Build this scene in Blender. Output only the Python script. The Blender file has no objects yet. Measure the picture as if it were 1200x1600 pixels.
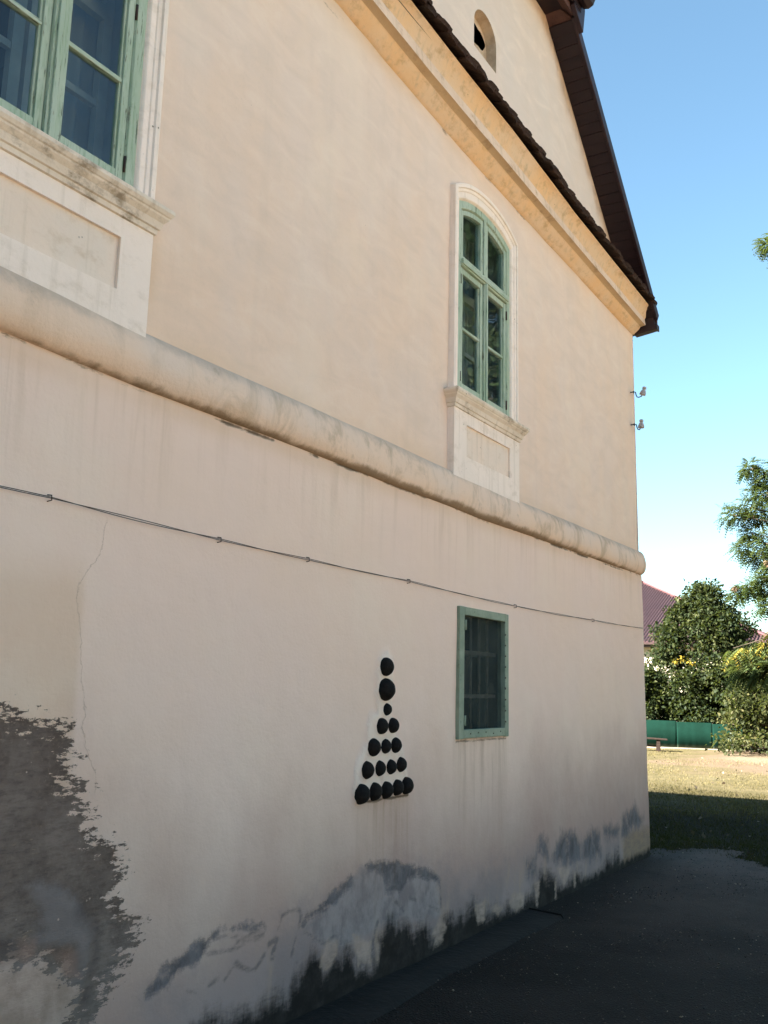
import bpy, bmesh, math, random
import numpy as np
from mathutils import Vector, Matrix
R = math.radians
random.seed(7); rng = np.random.default_rng(7)
scene = bpy.context.scene
COL = scene.collection

# ------------------------------------------------------------------ camera
cam_d = bpy.data.cameras.new('camera'); cam = bpy.data.objects.new('camera', cam_d); COL.objects.link(cam)
yaw, pit, rol = 1.01291869, 0.184895837, 0.0241417259
fw = Vector((math.sin(yaw)*math.cos(pit), math.cos(yaw)*math.cos(pit), math.sin(pit)))
rt0 = Vector((math.cos(yaw), -math.sin(yaw), 0)); up0 = rt0.cross(fw)
rt = rt0*math.cos(rol)+up0*math.sin(rol); up = up0*math.cos(rol)-rt0*math.sin(rol)
cam.matrix_world = Matrix.Translation((0, -2.82096, 1.55)) @ Matrix((rt, up, -fw)).transposed().to_4x4()
cam_d.sensor_fit = 'VERTICAL'; cam_d.sensor_height = 36.0; cam_d.lens = 36.0*1469.885/1600
cam_d.clip_start = .05; cam_d.clip_end = 3000
scene.camera = cam

# ------------------------------------------------------------------ light
SUN_AZ, SUN_EL = R(40), R(34.2)           # azimuth measured from -X towards +Y
sd = Vector((-math.cos(SUN_AZ)*math.cos(SUN_EL), math.sin(SUN_AZ)*math.cos(SUN_EL), math.sin(SUN_EL)))
world = bpy.data.worlds.new('World'); scene.world = world; world.use_nodes = True
wn = world.node_tree; bg = wn.nodes['Background']
sky = wn.nodes.new('ShaderNodeTexSky'); sky.sky_type = 'NISHITA'; sky.sun_disc = False
sky.sun_elevation = SUN_EL; sky.sun_rotation = math.atan2(sd.x, sd.y)
sky.air_density = 1.0; sky.dust_density = 0.5; sky.ozone_density = 2.5; sky.altitude = 100
wb = wn.nodes.new('ShaderNodeMix'); wb.data_type = 'RGBA'; wb.blend_type = 'MULTIPLY'; wb.inputs[0].default_value = 1; wb.inputs[7].default_value = (.81, .91, .80, 1)   # camera white balance for the whole sky
wn.links.new(sky.outputs[0], wb.inputs[6]); wn.links.new(wb.outputs[2], bg.inputs[0]); bg.inputs[1].default_value = 0.05
sl = bpy.data.lights.new('sun', 'SUN'); sl.energy = 5.0; sl.angle = R(.53); sl.color = (1, .95, .86)
so = bpy.data.objects.new('sun', sl); COL.objects.link(so); so.rotation_euler = sd.to_track_quat('Z', 'Y').to_euler()
so.location = (-20, 20, 30)
vs = scene.view_settings
vs.view_transform = 'Standard'; vs.look = 'None'; vs.gamma = 1; vs.use_curve_mapping = False; vs.exposure = 3.07
scene.cycles.max_bounces = 8; scene.cycles.diffuse_bounces = 4; scene.cycles.transparent_max_bounces = 12
scene.cycles.use_denoising = True

# ------------------------------------------------------------------ helpers: objects
def link(name, me, parent=None, mats=()):
    o = bpy.data.objects.new(name, me); COL.objects.link(o)
    for m in (mats if isinstance(mats, (list, tuple)) else [mats]): me.materials.append(m)
    if parent: o.parent = parent
    return o
def tag(o, label=None, cat=None, group=None, kind=None):
    for k, v in (('label', label), ('category', cat), ('group', group), ('kind', kind)):
        if v: o[k] = v
    return o
def empty(name, loc, label, cat, group=None):
    o = bpy.data.objects.new(name, None); COL.objects.link(o); o.location = loc; o.empty_display_size = .2
    return tag(o, label, cat, group)
def mesh_np(name, V, F, smooth=False):
    V = np.asarray(V, np.float32); F = np.asarray(F, np.int32)
    me = bpy.data.meshes.new(name); k = F.shape[1]
    me.vertices.add(len(V)); me.vertices.foreach_set('co', V.ravel())
    me.loops.add(F.size); me.loops.foreach_set('vertex_index', F.ravel())
    me.polygons.add(len(F)); me.polygons.foreach_set('loop_start', np.arange(0, F.size, k, dtype=np.int32))
    me.polygons.foreach_set('loop_total', np.full(len(F), k, np.int32))
    if smooth: me.polygons.foreach_set('use_smooth', np.ones(len(F), bool))
    me.update(calc_edges=True); me.validate()
    return me
def fattr(me, name, vals):
    a = me.attributes.new(name, 'FLOAT', 'POINT'); a.data.foreach_set('value', np.asarray(vals, np.float32).ravel())

class MB:
    """collects shapes, builds ONE mesh object"""
    def __init__(s): s.v = []; s.f = []; s.m = []; s.sm = []
    def add(s, V, F, mi=0, smooth=False):
        n = len(s.v); s.v += [tuple(p) for p in V]
        s.f += [tuple(i+n for i in f) for f in F]; s.m += [mi]*len(F); s.sm += [smooth]*len(F); return s
    def box(s, x0, x1, y0, y1, z0, z1, mi=0, M=None):
        V = [Vector((x, y, z)) for x in (x0, x1) for y in (y0, y1) for z in (z0, z1)]
        if M: V = [M @ p for p in V]
        return s.add(V, [(0,1,3,2),(4,6,7,5),(0,4,5,1),(2,3,7,6),(0,2,6,4),(1,5,7,3)], mi)
    def prism(s, poly, fn, a, b, mi=0):          # poly 2d, fn(u,v,w)->xyz, extruded w from a to b
        n = len(poly); V = [fn(u, v, a) for u, v in poly]+[fn(u, v, b) for u, v in poly]
        F = [tuple(range(n-1, -1, -1)), tuple(range(n, 2*n))]+[(i, (i+1) % n, n+(i+1) % n, n+i) for i in range(n)]
        return s.add(V, F, mi)
    def tube(s, P, r, sides=6, mi=0, smooth=True):
        P = [Vector(p) for p in P]; n = len(P); rr = r if isinstance(r, (list, tuple)) else [r]*n; V = []; F = []
        a = None
        for i, p in enumerate(P):
            t = (P[min(i+1, n-1)]-P[max(i-1, 0)]).normalized()
            if a is None: a = t.orthogonal().normalized()
            a = (a-t*a.dot(t)).normalized(); b = t.cross(a)
            V += [p+(a*math.cos(2*math.pi*k/sides)+b*math.sin(2*math.pi*k/sides))*rr[i] for k in range(sides)]
        for i in range(n-1):
            for k in range(sides):
                k2 = (k+1) % sides; F.append((i*sides+k, i*sides+k2, (i+1)*sides+k2, (i+1)*sides+k))
        F += [tuple(range(sides-1, -1, -1)), tuple(range((n-1)*sides, n*sides))]
        return s.add(V, F, mi, smooth)
    def lathe(s, prof, M, sides=16, mi=0):
        V = []; F = []; n = len(prof)
        for r_, z_ in prof: V += [M @ Vector((r_*math.cos(2*math.pi*k/sides), r_*math.sin(2*math.pi*k/sides), z_)) for k in range(sides)]
        for i in range(n-1):
            for k in range(sides):
                k2 = (k+1) % sides; F.append((i*sides+k, i*sides+k2, (i+1)*sides+k2, (i+1)*sides+k))
        F += [tuple(range(sides-1, -1, -1)), tuple(range((n-1)*sides, n*sides))]
        return s.add(V, F, mi, True)
    def mesh(s, name):
        me = bpy.data.meshes.new(name); me.from_pydata(s.v, [], s.f)
        me.polygons.foreach_set('material_index', s.m); me.polygons.foreach_set('use_smooth', s.sm); me.update()
        return me
    def build(s, name, mats, parent=None, bevel=0):
        o = link(name, s.mesh(name), parent, mats)
        if bevel:
            b = o.modifiers.new('b', 'BEVEL'); b.width = bevel; b.segments = 2; b.limit_method = 'ANGLE'; b.angle_limit = R(40)
        return o
def grid_mesh(xs, ys, fn):
    X, Y = np.meshgrid(xs, ys, indexing='ij'); V = fn(X, Y).reshape(-1, 3); nx, ny = len(xs), len(ys)
    i = np.arange(nx-1)[:, None]*ny+np.arange(ny-1)[None, :]
    return V, np.stack([i, i+ny, i+ny+1, i+1], -1).reshape(-1, 4)

# value noise for geometry
_NT = rng.random((64, 64))
def vnoise(x, y):
    x = np.asarray(x, float); y = np.asarray(y, float); xi = np.floor(x).astype(int); yi = np.floor(y).astype(int)
    fx = x-xi; fy = y-yi; fx = fx*fx*(3-2*fx); fy = fy*fy*(3-2*fy); g = lambda a, b: _NT[a % 64, b % 64]
    return (g(xi, yi)*(1-fx)+g(xi+1, yi)*fx)*(1-fy)+(g(xi, yi+1)*(1-fx)+g(xi+1, yi+1)*fx)*fy-.5
def fbm(x, y, o=4): return sum(vnoise(x*2**k+13.7*k, y*2**k+5.1*k)/2**k for k in range(o))
def sdpoly(px, py, poly):                          # signed distance, positive inside
    P = np.array(poly, float); d = np.full(px.shape, 1e9); ins = np.zeros(px.shape, bool)
    for i in range(len(P)):
        a, b = P[i], P[(i+1) % len(P)]; e = b-a; L = e@e+1e-12
        t = np.clip(((px-a[0])*e[0]+(py-a[1])*e[1])/L, 0, 1)
        d = np.minimum(d, np.hypot(px-a[0]-t*e[0], py-a[1]-t*e[1]))
        c = ((a[1] > py) != (b[1] > py)) & (px < (b[0]-a[0])*(py-a[1])/(b[1]-a[1]+1e-12)+a[0]); ins ^= c
    return np.where(ins, d, -d)

def sdline(px, py, w, pts):                        # signed distance to a brush stroke of half width w
    d = np.full(px.shape, 1e9)
    for (ax, ay), (bx, by) in zip(pts[:-1], pts[1:]):
        ex, ey = bx-ax, by-ay; t = np.clip(((px-ax)*ex+(py-ay)*ey)/(ex*ex+ey*ey+1e-12), 0, 1)
        d = np.minimum(d, np.hypot(px-ax-t*ex, py-ay-t*ey))
    return w-d

# ------------------------------------------------------------------ helpers: materials
class NT:
    def __init__(s, name):
        s.mat = bpy.data.materials.new(name); s.mat.use_nodes = True; s.t = s.mat.node_tree; s.t.nodes.clear()
        s.out = s.t.nodes.new('ShaderNodeOutputMaterial'); s._pos = None
    def set(s, sock, v):
        if isinstance(v, bpy.types.NodeSocket): s.t.links.new(v, sock)
        elif isinstance(v, (tuple, list)) and sock.type == 'RGBA': sock.default_value = (*v[:3], 1)
        else: sock.default_value = v
    def n(s, t, **kw):
        nd = s.t.nodes.new('ShaderNode'+t)
        for k, v in kw.items(): setattr(nd, k, v)
        return nd
    def m(s, op, a, b=0.0, c=0.0, clamp=False):
        nd = s.n('Math', operation=op, use_clamp=clamp)
        for i, v in enumerate((a, b, c)): s.set(nd.inputs[i], v)
        return nd.outputs[0]
    def add(s, a, b): return s.m('ADD', a, b)
    def mul(s, a, b): return s.m('MULTIPLY', a, b)
    def sm(s, x, a, b, lo=0.0, hi=1.0):            # smoothstep
        nd = s.n('MapRange', interpolation_type='SMOOTHSTEP')
        for i, v in enumerate((x, a, b, lo, hi)): s.set(nd.inputs[i], v)
        return nd.outputs[0]
    def mix(s, f, a, b, bt='MIX'):
        nd = s.n('Mix', data_type='RGBA', blend_type=bt, clamp_factor=True)
        s.set(nd.inputs[0], f); s.set(nd.inputs[6], a); s.set(nd.inputs[7], b); return nd.outputs[2]
    def pos(s):
        if not s._pos: s._pos = s.n('TexCoord').outputs['Object']
        return s._pos
    def map(s, scale=(1, 1, 1), loc=(0, 0, 0), v=None):
        nd = s.n('Mapping'); s.set(nd.inputs[0], v or s.pos()); nd.inputs['Scale'].default_value = scale; nd.inputs['Location'].default_value = loc
        return nd.outputs[0]
    def noise(s, sc=1.0, det=4.0, ro=.55, v=None, dist=0.0):
        nd = s.n('TexNoise'); s.set(nd.inputs['Vector'], v or s.pos())
        nd.inputs['Scale'].default_value = sc; nd.inputs['Detail'].default_value = det; nd.inputs['Roughness'].default_value = ro; nd.inputs['Distortion'].default_value = dist
        return nd.outputs[0]
    def vor(s, sc, v=None, feature='F1'):
        nd = s.n('TexVoronoi', feature=feature); s.set(nd.inputs['Vector'], v or s.pos()); nd.inputs['Scale'].default_value = sc; return nd
    def attr(s, name): return s.n('Attribute', attribute_name=name).outputs['Fac']
    def xyz(s, v=None):
        nd = s.n('SeparateXYZ'); s.set(nd.inputs[0], v or s.pos()); return nd.outputs
    def ramp(s, f, stops):
        nd = s.n('ValToRGB'); s.set(nd.inputs[0], f); cr = nd.color_ramp
        while len(cr.elements) < len(stops): cr.elements.new(.5)
        for e, (p, c) in zip(cr.elements, stops): e.position = p; e.color = (*c, 1)
        return nd.outputs[0]
    def bump(s, h, strength=.5, dist=.01, normal=None):
        nd = s.n('Bump'); nd.inputs['Strength'].default_value = strength; nd.inputs['Distance'].default_value = dist
        s.set(nd.inputs['Height'], h)
        if normal: s.set(nd.inputs['Normal'], normal)
        return nd.outputs[0]
    def pbr(s, col, rough=.85, normal=None, spec=.3, metal=0.0, extra=None):
        b = s.n('BsdfPrincipled'); s.set(b.inputs['Base Color'], col); s.set(b.inputs['Roughness'], rough)
        b.inputs['Specular IOR Level'].default_value = spec; b.inputs['Metallic'].default_value = metal
        if normal: s.set(b.inputs['Normal'], normal)
        for k, v in (extra or {}).items(): s.set(b.inputs[k], v)
        s.t.links.new(b.outputs[0], s.out.inputs[0]); s.b = b
        return s.mat

def simple(name, a, b, scale=6, rough=.7, bump=.3, dist=.004, spec=.3, stretch=(1, 1, 1), metal=0.0):
    t = NT(name); v = t.map(stretch); f = t.noise(scale, 5, .6, v)
    c = t.mix(t.sm(f, .3, .7), a, b)
    return t.pbr(c, rough, t.bump(t.noise(scale*6, 4, .6, v), bump, dist), spec, metal)

# --- painted timber, flaking
def painted_wood(name, vert=True):
    t = NT(name); st = (9, 9, .8) if vert else (.8, 9, 9)
    g = t.noise(9, 5, .65, t.map(st)); f = t.noise(14, 6, .7, t.map((2.5, 2.5, .5) if vert else (.5, 2.5, 2.5)))
    big = t.noise(3.0, 3, .5)
    c = t.mix(t.sm(big, .3, .7), (.36, .445, .32), (.45, .52, .41))
    c = t.mix(t.sm(g, .45, .75), c, (.22, .32, .20))
    c = t.mix(t.mul(t.sm(f, .60, .68), .8), c, (.14, .13, .085))
    c = t.mix(t.mul(t.sm(t.noise(24, 4, .7, t.map((3, 3, .22) if vert else (.22, 3, 3), (5, 2, 1))), .60, .655), .85), c, (.05, .05, .03))
    c = t.mix(t.mul(t.sm(t.noise(40, 3, .6), .55, .7), .35), c, (.42, .50, .38))
    h = t.add(t.mul(g, .6), t.mul(t.sm(f, .62, .68), -1))
    return t.pbr(c, .6, t.bump(h, .6, .003), .35)
WOOD_V = painted_wood('green_paint_upright', True); WOOD_H = painted_wood('green_paint_level', False)

def glass_mat():
    t = NT('window_glass'); fr = t.n('Fresnel'); fr.inputs[0].default_value = 1.52
    wob = t.bump(t.noise(2.2, 2, .5), .12, .02)
    fr.inputs[0].default_value = 1.6; t.t.links.new(wob, fr.inputs['Normal'])
    gl = t.n('BsdfGlossy'); gl.inputs['Roughness'].default_value = .012; gl.inputs['Color'].default_value = (.93, .97, .97, 1); t.t.links.new(wob, gl.inputs['Normal'])
    tr = t.n('BsdfTransparent'); tr.inputs[0].default_value = (.80, .88, .90, 1)
    mx = t.n('MixShader'); t.t.links.new(t.m('MULTIPLY', fr.outputs[0], t.m('SUBTRACT', 1.0, t.n('NewGeometry').outputs['Backfacing']), clamp=True), mx.inputs[0]); t.t.links.new(tr.outputs[0], mx.inputs[1]); t.t.links.new(gl.outputs[0], mx.inputs[2])
    # thin film of dust on the pane
    df = t.n('BsdfDiffuse'); df.inputs[0].default_value = (.35, .37, .36, 1)
    mx2 = t.n('MixShader'); t.set(mx2.inputs[0], t.sm(t.noise(5, 4, .6), .35, .9, .004, .03))
    t.t.links.new(mx.outputs[0], mx2.inputs[1]); t.t.links.new(df.outputs[0], mx2.inputs[2]); t.t.links.new(mx2.outputs[0], t.out.inputs[0])
    return t.mat
GLASS = glass_mat()

# --- lime plaster; full = with the mapped wear of the big wall
PEACH_A, PEACH_B = (.81, .615, .475), (.78, .625, .52)
def plaster(name, full=False, base=(PEACH_A, PEACH_B), dirt=.5):
    t = NT(name); x, y, z = t.xyz()
    big = t.noise(.55, 4, .55); streak = t.noise(1.0, 5, .6, t.map((7, 7, .5)))
    mid = t.noise(2.6, 5, .6, t.map((1.0, 1.0, .55)))
    c = t.mix(t.sm(t.add(t.mul(big, .6), t.mul(mid, .4)), .38, .62), base[0], base[1])
    c = t.mix(t.mul(t.sm(streak, .5, .75), .10*dirt*2), c, (.50, .42, .34))
    c = t.mix(t.mul(t.sm(t.noise(1.7, 4, .6, t.map((1, 1, .3), (4, 0, 2))), .55, .8), .35), c, (.70, .62, .53))
    trow = t.noise(3.2, 5, .62, t.map((1, 1, 2.6), (9, 0, 4), None), .8)
    c = t.mix(t.mul(t.sm(trow, .42, .7), .18), c, (.56, .46, .37)); c = t.mix(t.mul(t.sm(trow, .48, .3), .28), c, (.86, .72, .59))
    fine = t.noise(60, 4, .65); med = t.noise(9, 4, .5)
    h = t.add(t.mul(fine, .35), t.mul(med, .9))
    c = t.mix(t.mul(t.sm(fine, .55, .8), .10), c, (.34, .28, .22))
    c = t.mix(t.mul(t.sm(t.vor(26).outputs['Distance'], .07, .03), t.sm(t.noise(1.3, 3), .58, .7)), c, (.30, .24, .18))
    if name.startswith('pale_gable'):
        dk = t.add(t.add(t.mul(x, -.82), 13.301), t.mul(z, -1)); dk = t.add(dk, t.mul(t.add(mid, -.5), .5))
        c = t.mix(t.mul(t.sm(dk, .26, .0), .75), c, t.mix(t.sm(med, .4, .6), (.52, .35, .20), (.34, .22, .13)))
    if full:
        e1 = t.noise(6.5, 7, .72, t.map((1.1, 1, 1.25))); e2 = t.noise(30, 5, .75, t.map((.45, 1, 1.5))); e3 = t.noise(2.2, 3, .5)
        e4 = t.noise(15, 6, .75, t.map((.55, 1, 1.7), (2, 0, 5)))
        edge = t.add(t.mul(t.add(e1, -.5), .30), t.add(t.mul(t.add(e2, -.5), .30), t.mul(t.add(e4, -.5), .42)))
        # lower storey: paler wash, its colour lifted to offset weak light, sharply ending repaint on the left
        low = t.sm(z, 2.78, 2.7)
        c = t.mix(t.mul(low, .75), c, t.mix(t.sm(t.noise(.8, 3), .35, .65), (.86, .66, .555), (.86, .66, .535)))
        lft = t.mul(t.sm(x, 2.43, 2.385), t.sm(z, 2.05, 1.85))
        c = t.mix(t.mul(lft, .42), c, (.66, .46, .29))
        mag = t.sm(t.noise(1.1, 5, .62, t.map((1, 1, .8), (11, 0, 6))), .50, .68)
        c = t.mix(t.mul(mag, .30), c, (.86, .72, .58))   # patched-in repaint areas
        damp_shade = t.sm(t.add(z, t.add(t.mul(t.add(big, -.5), 1.0), t.mul(t.add(mid, -.5), .8))), 1.55, .15)   # damp stain plus shade falloff put into the colour, uneven upper edge
        c = t.mix(t.mul(damp_shade, .86), c, t.mix(t.sm(mid, .35, .65), (.40, .25, .205), (.35, .22, .185)))
        # damp bluish bloom above the ground
        hz = t.sm(t.add(t.attr('bloom'), t.mul(t.add(e1, -.5), .5)), -.22, .14)
        c = t.mix(t.mul(hz, .72), c, t.mix(t.sm(e3, .4, .6), (.40, .30, .275), (.29, .23, .222)))
        c = t.mix(t.mul(hz, t.mul(t.sm(t.noise(3.0, 5, .6, t.map((2.4, 1, .7), (3, 1, 0))), .52, .66), .75)), c, (.47, .325, .245))
        # smeared cement mound below the balls, blotchy grey
        mn = t.sm(t.add(t.attr('mound'), t.add(t.mul(t.add(e1, -.5), .16), t.mul(t.add(e2, -.5), .05))), -.02, .05)
        mnc = t.mix(t.sm(t.noise(4.5, 6, .65, t.map((1.6, 1, 1), (2, 0, 7))), .40, .62), (.38, .315, .295), (.225, .19, .188))
        c = t.mix(t.mul(mn, .8), c, mnc)
        tn = t.sm(t.add(t.attr('tan'), t.mul(t.add(e1, -.5), .25)), -.05, .06)
        c = t.mix(t.mul(tn, .7), c, t.mix(t.sm(e4, .4, .6), (.36, .225, .125), (.26, .17, .11)))
        # brushed blue grey cement strokes
        br = t.noise(5, 6, .7, t.map((2.4, 1, 1.1)))
        sa = t.add(t.attr('stroke'), t.add(t.mul(t.add(br, -.5), .12), t.mul(t.add(e2, -.5), .05))); s_ = t.sm(sa, -.016, .020); sf = t.sm(t.add(t.attr('stroke'), t.add(t.mul(t.add(br, -.5), .22), t.mul(t.add(e1, -.5), .16))), -.07, .05)
        s_ = t.add(t.mul(s_, t.sm(x, 6.3, 5.7)), t.mul(sf, t.sm(x, 5.7, 6.3)))
        c = t.mix(t.mul(t.mul(s_, t.sm(e1, .30, .52, .45, 1)), .92), c, t.mix(t.sm(br, .35, .65), (.092, .083, .088), (.185, .165, .17)))
        l_ = t.sm(t.add(t.attr('line'), t.add(t.mul(t.add(e2, -.5), .022), t.mul(t.add(e1, -.5), .045))), -.007, .012)
        c = t.mix(t.mul(t.mul(l_, t.sm(e4, .36, .56)), .62), c, (.115, .10, .10))
        # big grey bare patch with flaked edge
        ga = t.add(t.attr('grey'), edge); g_ = t.sm(ga, -.004, .012)
        gc = t.mix(t.sm(t.noise(3.2, 5, .6), .35, .65), (.145, .108, .088), (.245, .19, .16))
        gc = t.mix(t.mul(t.sm(e2, .42, .7), .55), gc, (.075, .055, .045)); gc = t.mix(t.mul(t.sm(t.noise(55, 4, .7), .5, .75), .5), gc, (.27, .205, .17))
        gc = t.mix(t.mul(t.sm(t.noise(12, 5, .7, t.map((.5, 1, 1.8))), .60, .70), .6), gc, (.40, .29, .20))
        c = t.mix(g_, c, gc)
        b_ = t.sm(t.add(t.attr('bluearc'), t.mul(t.add(e1, -.5), .16)), -.03, .035)
        c = t.mix(t.mul(b_, .7), c, t.mix(t.sm(e3, .35, .65), (.22, .185, .175), (.36, .305, .285)))
        k_ = t.sm(t.add(t.attr('flake'), t.mul(edge, .9)), -.006, .012)
        kc = t.mix(t.sm(t.noise(4, 5, .65), .4, .62), (.56, .40, .32), (.40, .28, .215))
        c = t.mix(t.mul(k_, .95), c, kc)
        r_ = t.sm(t.add(t.attr('brick'), t.mul(t.add(e1, -.5), .12)), -.015, .025)
        c = t.mix(t.mul(r_, .65), c, (.31, .195, .15))
        gv = t.sm(t.add(t.attr('groove_shade'), t.add(t.mul(t.add(e1, -.5), .05), t.mul(t.add(e2, -.5), .02))), -.045, .012)
        c = t.mix(t.mul(t.mul(gv, t.sm(e1, .3, .6, .35, 1)), .5), c, (.07, .053, .05))  # dark crease beside the lump: shade put into the colour
        sp_ = t.sm(t.vor(20, t.map((1, 1, 1), (.3, 0, .2))).outputs['Distance'], .10, .06)
        c = t.mix(t.mul(t.mul(sp_, g_), t.sm(t.noise(5, 3), .5, .6)), c, (.50, .38, .31))
        # white lime bed round the cannonballs
        bd = t.sm(t.add(t.attr('bed'), t.mul(t.add(e1, -.5), .10)), -.01, .02)
        bd = t.mul(bd, t.sm(t.noise(10, 5, .7), .36, .5, .35, 1))
        c = t.mix(t.mul(bd, .72), c, (.86, .73, .61))
        # rust / rain streaks
        st = t.noise(3, 5, .6, t.map((5, 5, .3), (1, 0, 3)), .6)
        c = t.mix(t.mul(t.attr('rust'), t.sm(st, .44, .70, .12, .6)), c, (.34, .20, .11))
        c = t.mix(t.mul(t.attr('drip'), t.sm(st, .46, .72, .0, .42)), c, (.46, .32, .20))
        c = t.mix(t.mul(t.attr('ochre'), .55), c, (.60, .385, .19))
        c = t.mix(t.mul(t.attr('soot'), t.sm(t.add(t.attr('soot'), t.mul(t.add(e2, -.5), 1.4)), .45, .75)), c, (.10, .075, .05))
        # black mould at the foot
        ms = t.noise(2.2, 6, .68, t.map((2.6, 1, .9)))
        mo = t.sm(t.add(t.attr('mould'), t.add(t.mul(t.add(ms, -.5), .34), t.mul(t.add(e4, -.5), .16))), -.085, .07)
        mo = t.m('MAXIMUM', mo, t.sm(t.add(z, t.add(t.mul(t.add(ms, -.5), .16), t.mul(t.add(e4, -.5), .06))), .10, .03))
        c = t.mix(t.mul(mo, .96), c, t.mix(t.sm(e1, .4, .7), (.009, .008, .007), (.034, .029, .025)))
        pl_ = t.sm(t.add(t.attr('pale'), t.add(t.mul(t.add(e1, -.5), .05), t.mul(t.add(e4, -.5), .09))), -.016, .018)
        c = t.mix(t.mul(pl_, t.sm(e2, .3, .6, .35, .8)), c, t.mix(t.sm(e1, .4, .6), (.58, .40, .31), (.46, .32, .245)))
        cr = t.m('ABSOLUTE', t.add(t.attr('crack'), t.mul(t.add(t.noise(22, 4, .7), -.5), .05)))
        ck = t.mul(t.sm(cr, .0028, .0008), t.attr('crackon'))
        c = t.mix(t.mul(ck, .22), c, (.22, .16, .11))
        h = t.add(h, t.mul(t.add(t.add(g_, t.mul(s_, .5)), t.mul(mo, .5)), -1.2)); h = t.add(h, t.mul(bd, 1.0)); h = t.add(h, t.mul(ck, -1.5))
        h = t.add(h, t.mul(t.mul(g_, e2), .8))
    return t.pbr(c, .92, t.bump(h, .55, .008), .15)
WALL_M = plaster('peach_lime_plaster', True)
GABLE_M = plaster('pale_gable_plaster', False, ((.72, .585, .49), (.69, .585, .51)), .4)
def trim(name, a, b, grime=.5, gcol=(.22, .16, .10), edge=None):
    t = NT(name); n1 = t.noise(2.4, 5, .6, t.map((1, 1, .8))); n2 = t.noise(7, 6, .7, t.map((1, 1, 1.6)))
    st = t.noise(2.5, 5, .6, t.map((8, 8, .5)))
    c = t.mix(t.sm(n1, .35, .65), a, b)
    c = t.mix(t.mul(t.sm(n2, .5, .72), grime), c, gcol)
    c = t.mix(t.mul(t.sm(st, .52, .7), grime*.7), c, (.46, .36, .25))
    c = t.mix(t.mul(t.sm(t.vor(17).outputs['Distance'], .10, .04), t.sm(t.noise(2.1, 3), .5, .62)), c, (.12, .09, .06))
    return t.pbr(c, .9, t.bump(t.add(t.noise(50, 4, .65), t.mul(t.noise(8, 3), 1.2)), .4, .006), .15)
WHITE_M = trim('white_limewash', (.92, .785, .68), (.88, .755, .65), .32, (.50, .39, .27))
SILL_M = trim('stained_limewash', (.79, .68, .56), (.70, .59, .47), .75, (.17, .115, .06))
OCHRE_M = trim('ochre_limewash', (.76, .50, .28), (.72, .53, .36), .6, (.38, .235, .11))
SHADE_OCHRE_M = trim('stained_shaded_ochre', (.50, .35, .21), (.56, .40, .24), .5, (.20, .13, .07))  # brown stain and the shade under the fillet, put into the colour
FILLET_M = trim('pale_fillet_limewash', (.76, .60, .48), (.70, .54, .42), .7, (.34, .21, .12))
PANEL_M = trim('cream_panel_plaster', (.84, .68, .55), (.80, .68, .57), .35, (.50, .34, .19))

# ------------------------------------------------------------------ ground
def soil(name):
    t = NT(name); x, y, z = t.xyz()
    n1 = t.noise(.35, 5, .6); n2 = t.noise(2.3, 6, .65); n3 = t.noise(30, 5, .7); n4 = t.noise(.16, 3, .5, t.map((1, 1, 1), (7, 3, 0)))
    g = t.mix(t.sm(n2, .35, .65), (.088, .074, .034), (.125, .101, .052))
    green = t.mix(t.sm(n2, .35, .65), (.008, .006, .0018), (.015, .011, .0033))  # dark green zone by the house: building shade put into the soil colour
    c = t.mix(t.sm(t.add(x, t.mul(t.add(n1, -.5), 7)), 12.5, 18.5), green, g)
    bare = t.mix(t.sm(n3, .3, .7), (.135, .090, .06), (.175, .13, .09))
    band = t.mul(t.sm(t.add(x, t.mul(t.add(n1, -.5), 10)), 20.0, 22.5), t.sm(t.add(y, t.mul(t.add(n1, -.5), 10)), 5.0, 3.0))
    c = t.mix(t.mul(band, .85), c, bare)
    c = t.mix(t.mul(t.sm(n4, .56, .64), t.mul(t.sm(x, 17, 19), .7)), c, (.18, .155, .105))
    c = t.mix(t.mul(t.sm(n3, .55, .75), .4), c, (.04, .035, .018))
    c = t.mix(t.mul(t.sm(t.add(y, t.mul(t.add(n1, -.5), 3)), -5.2, -6.6), t.sm(x, 17, 13)), c, t.mix(n2, (.54, .41, .29), (.60, .465, .33)))   # added pale yard out of view, bounces warm light onto the wall
    return t.pbr(c, .95, t.bump(t.add(n3, t.mul(n2, .8)), .8, .03), .1)
xs = np.concatenate([[-600, -200, -60, -20], np.arange(-6, 44, .5), [48, 60, 90, 160, 300, 700, 1500]])
ys = np.concatenate([[-800, -300, -100, -40, -20], np.arange(-12, 22, .5), [25, 35, 60, 120, 300, 900]])
def gfn(X, Y):
    Z = np.where((X > 10.2) & (X < 44), .05*fbm(X*.35, Y*.35, 3), 0.0); Z = np.where(X < 11, -.012, Z-.012)
    return np.stack([X, Y, Z], -1)
V, F = grid_mesh(xs, ys, gfn)
tag(link('ground', mesh_np('ground', V, F, True), None, soil('dry_lawn_soil')), 'dry lawn of yellow and green grass with bare earth beyond the house', None, None, 'structure')

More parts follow.
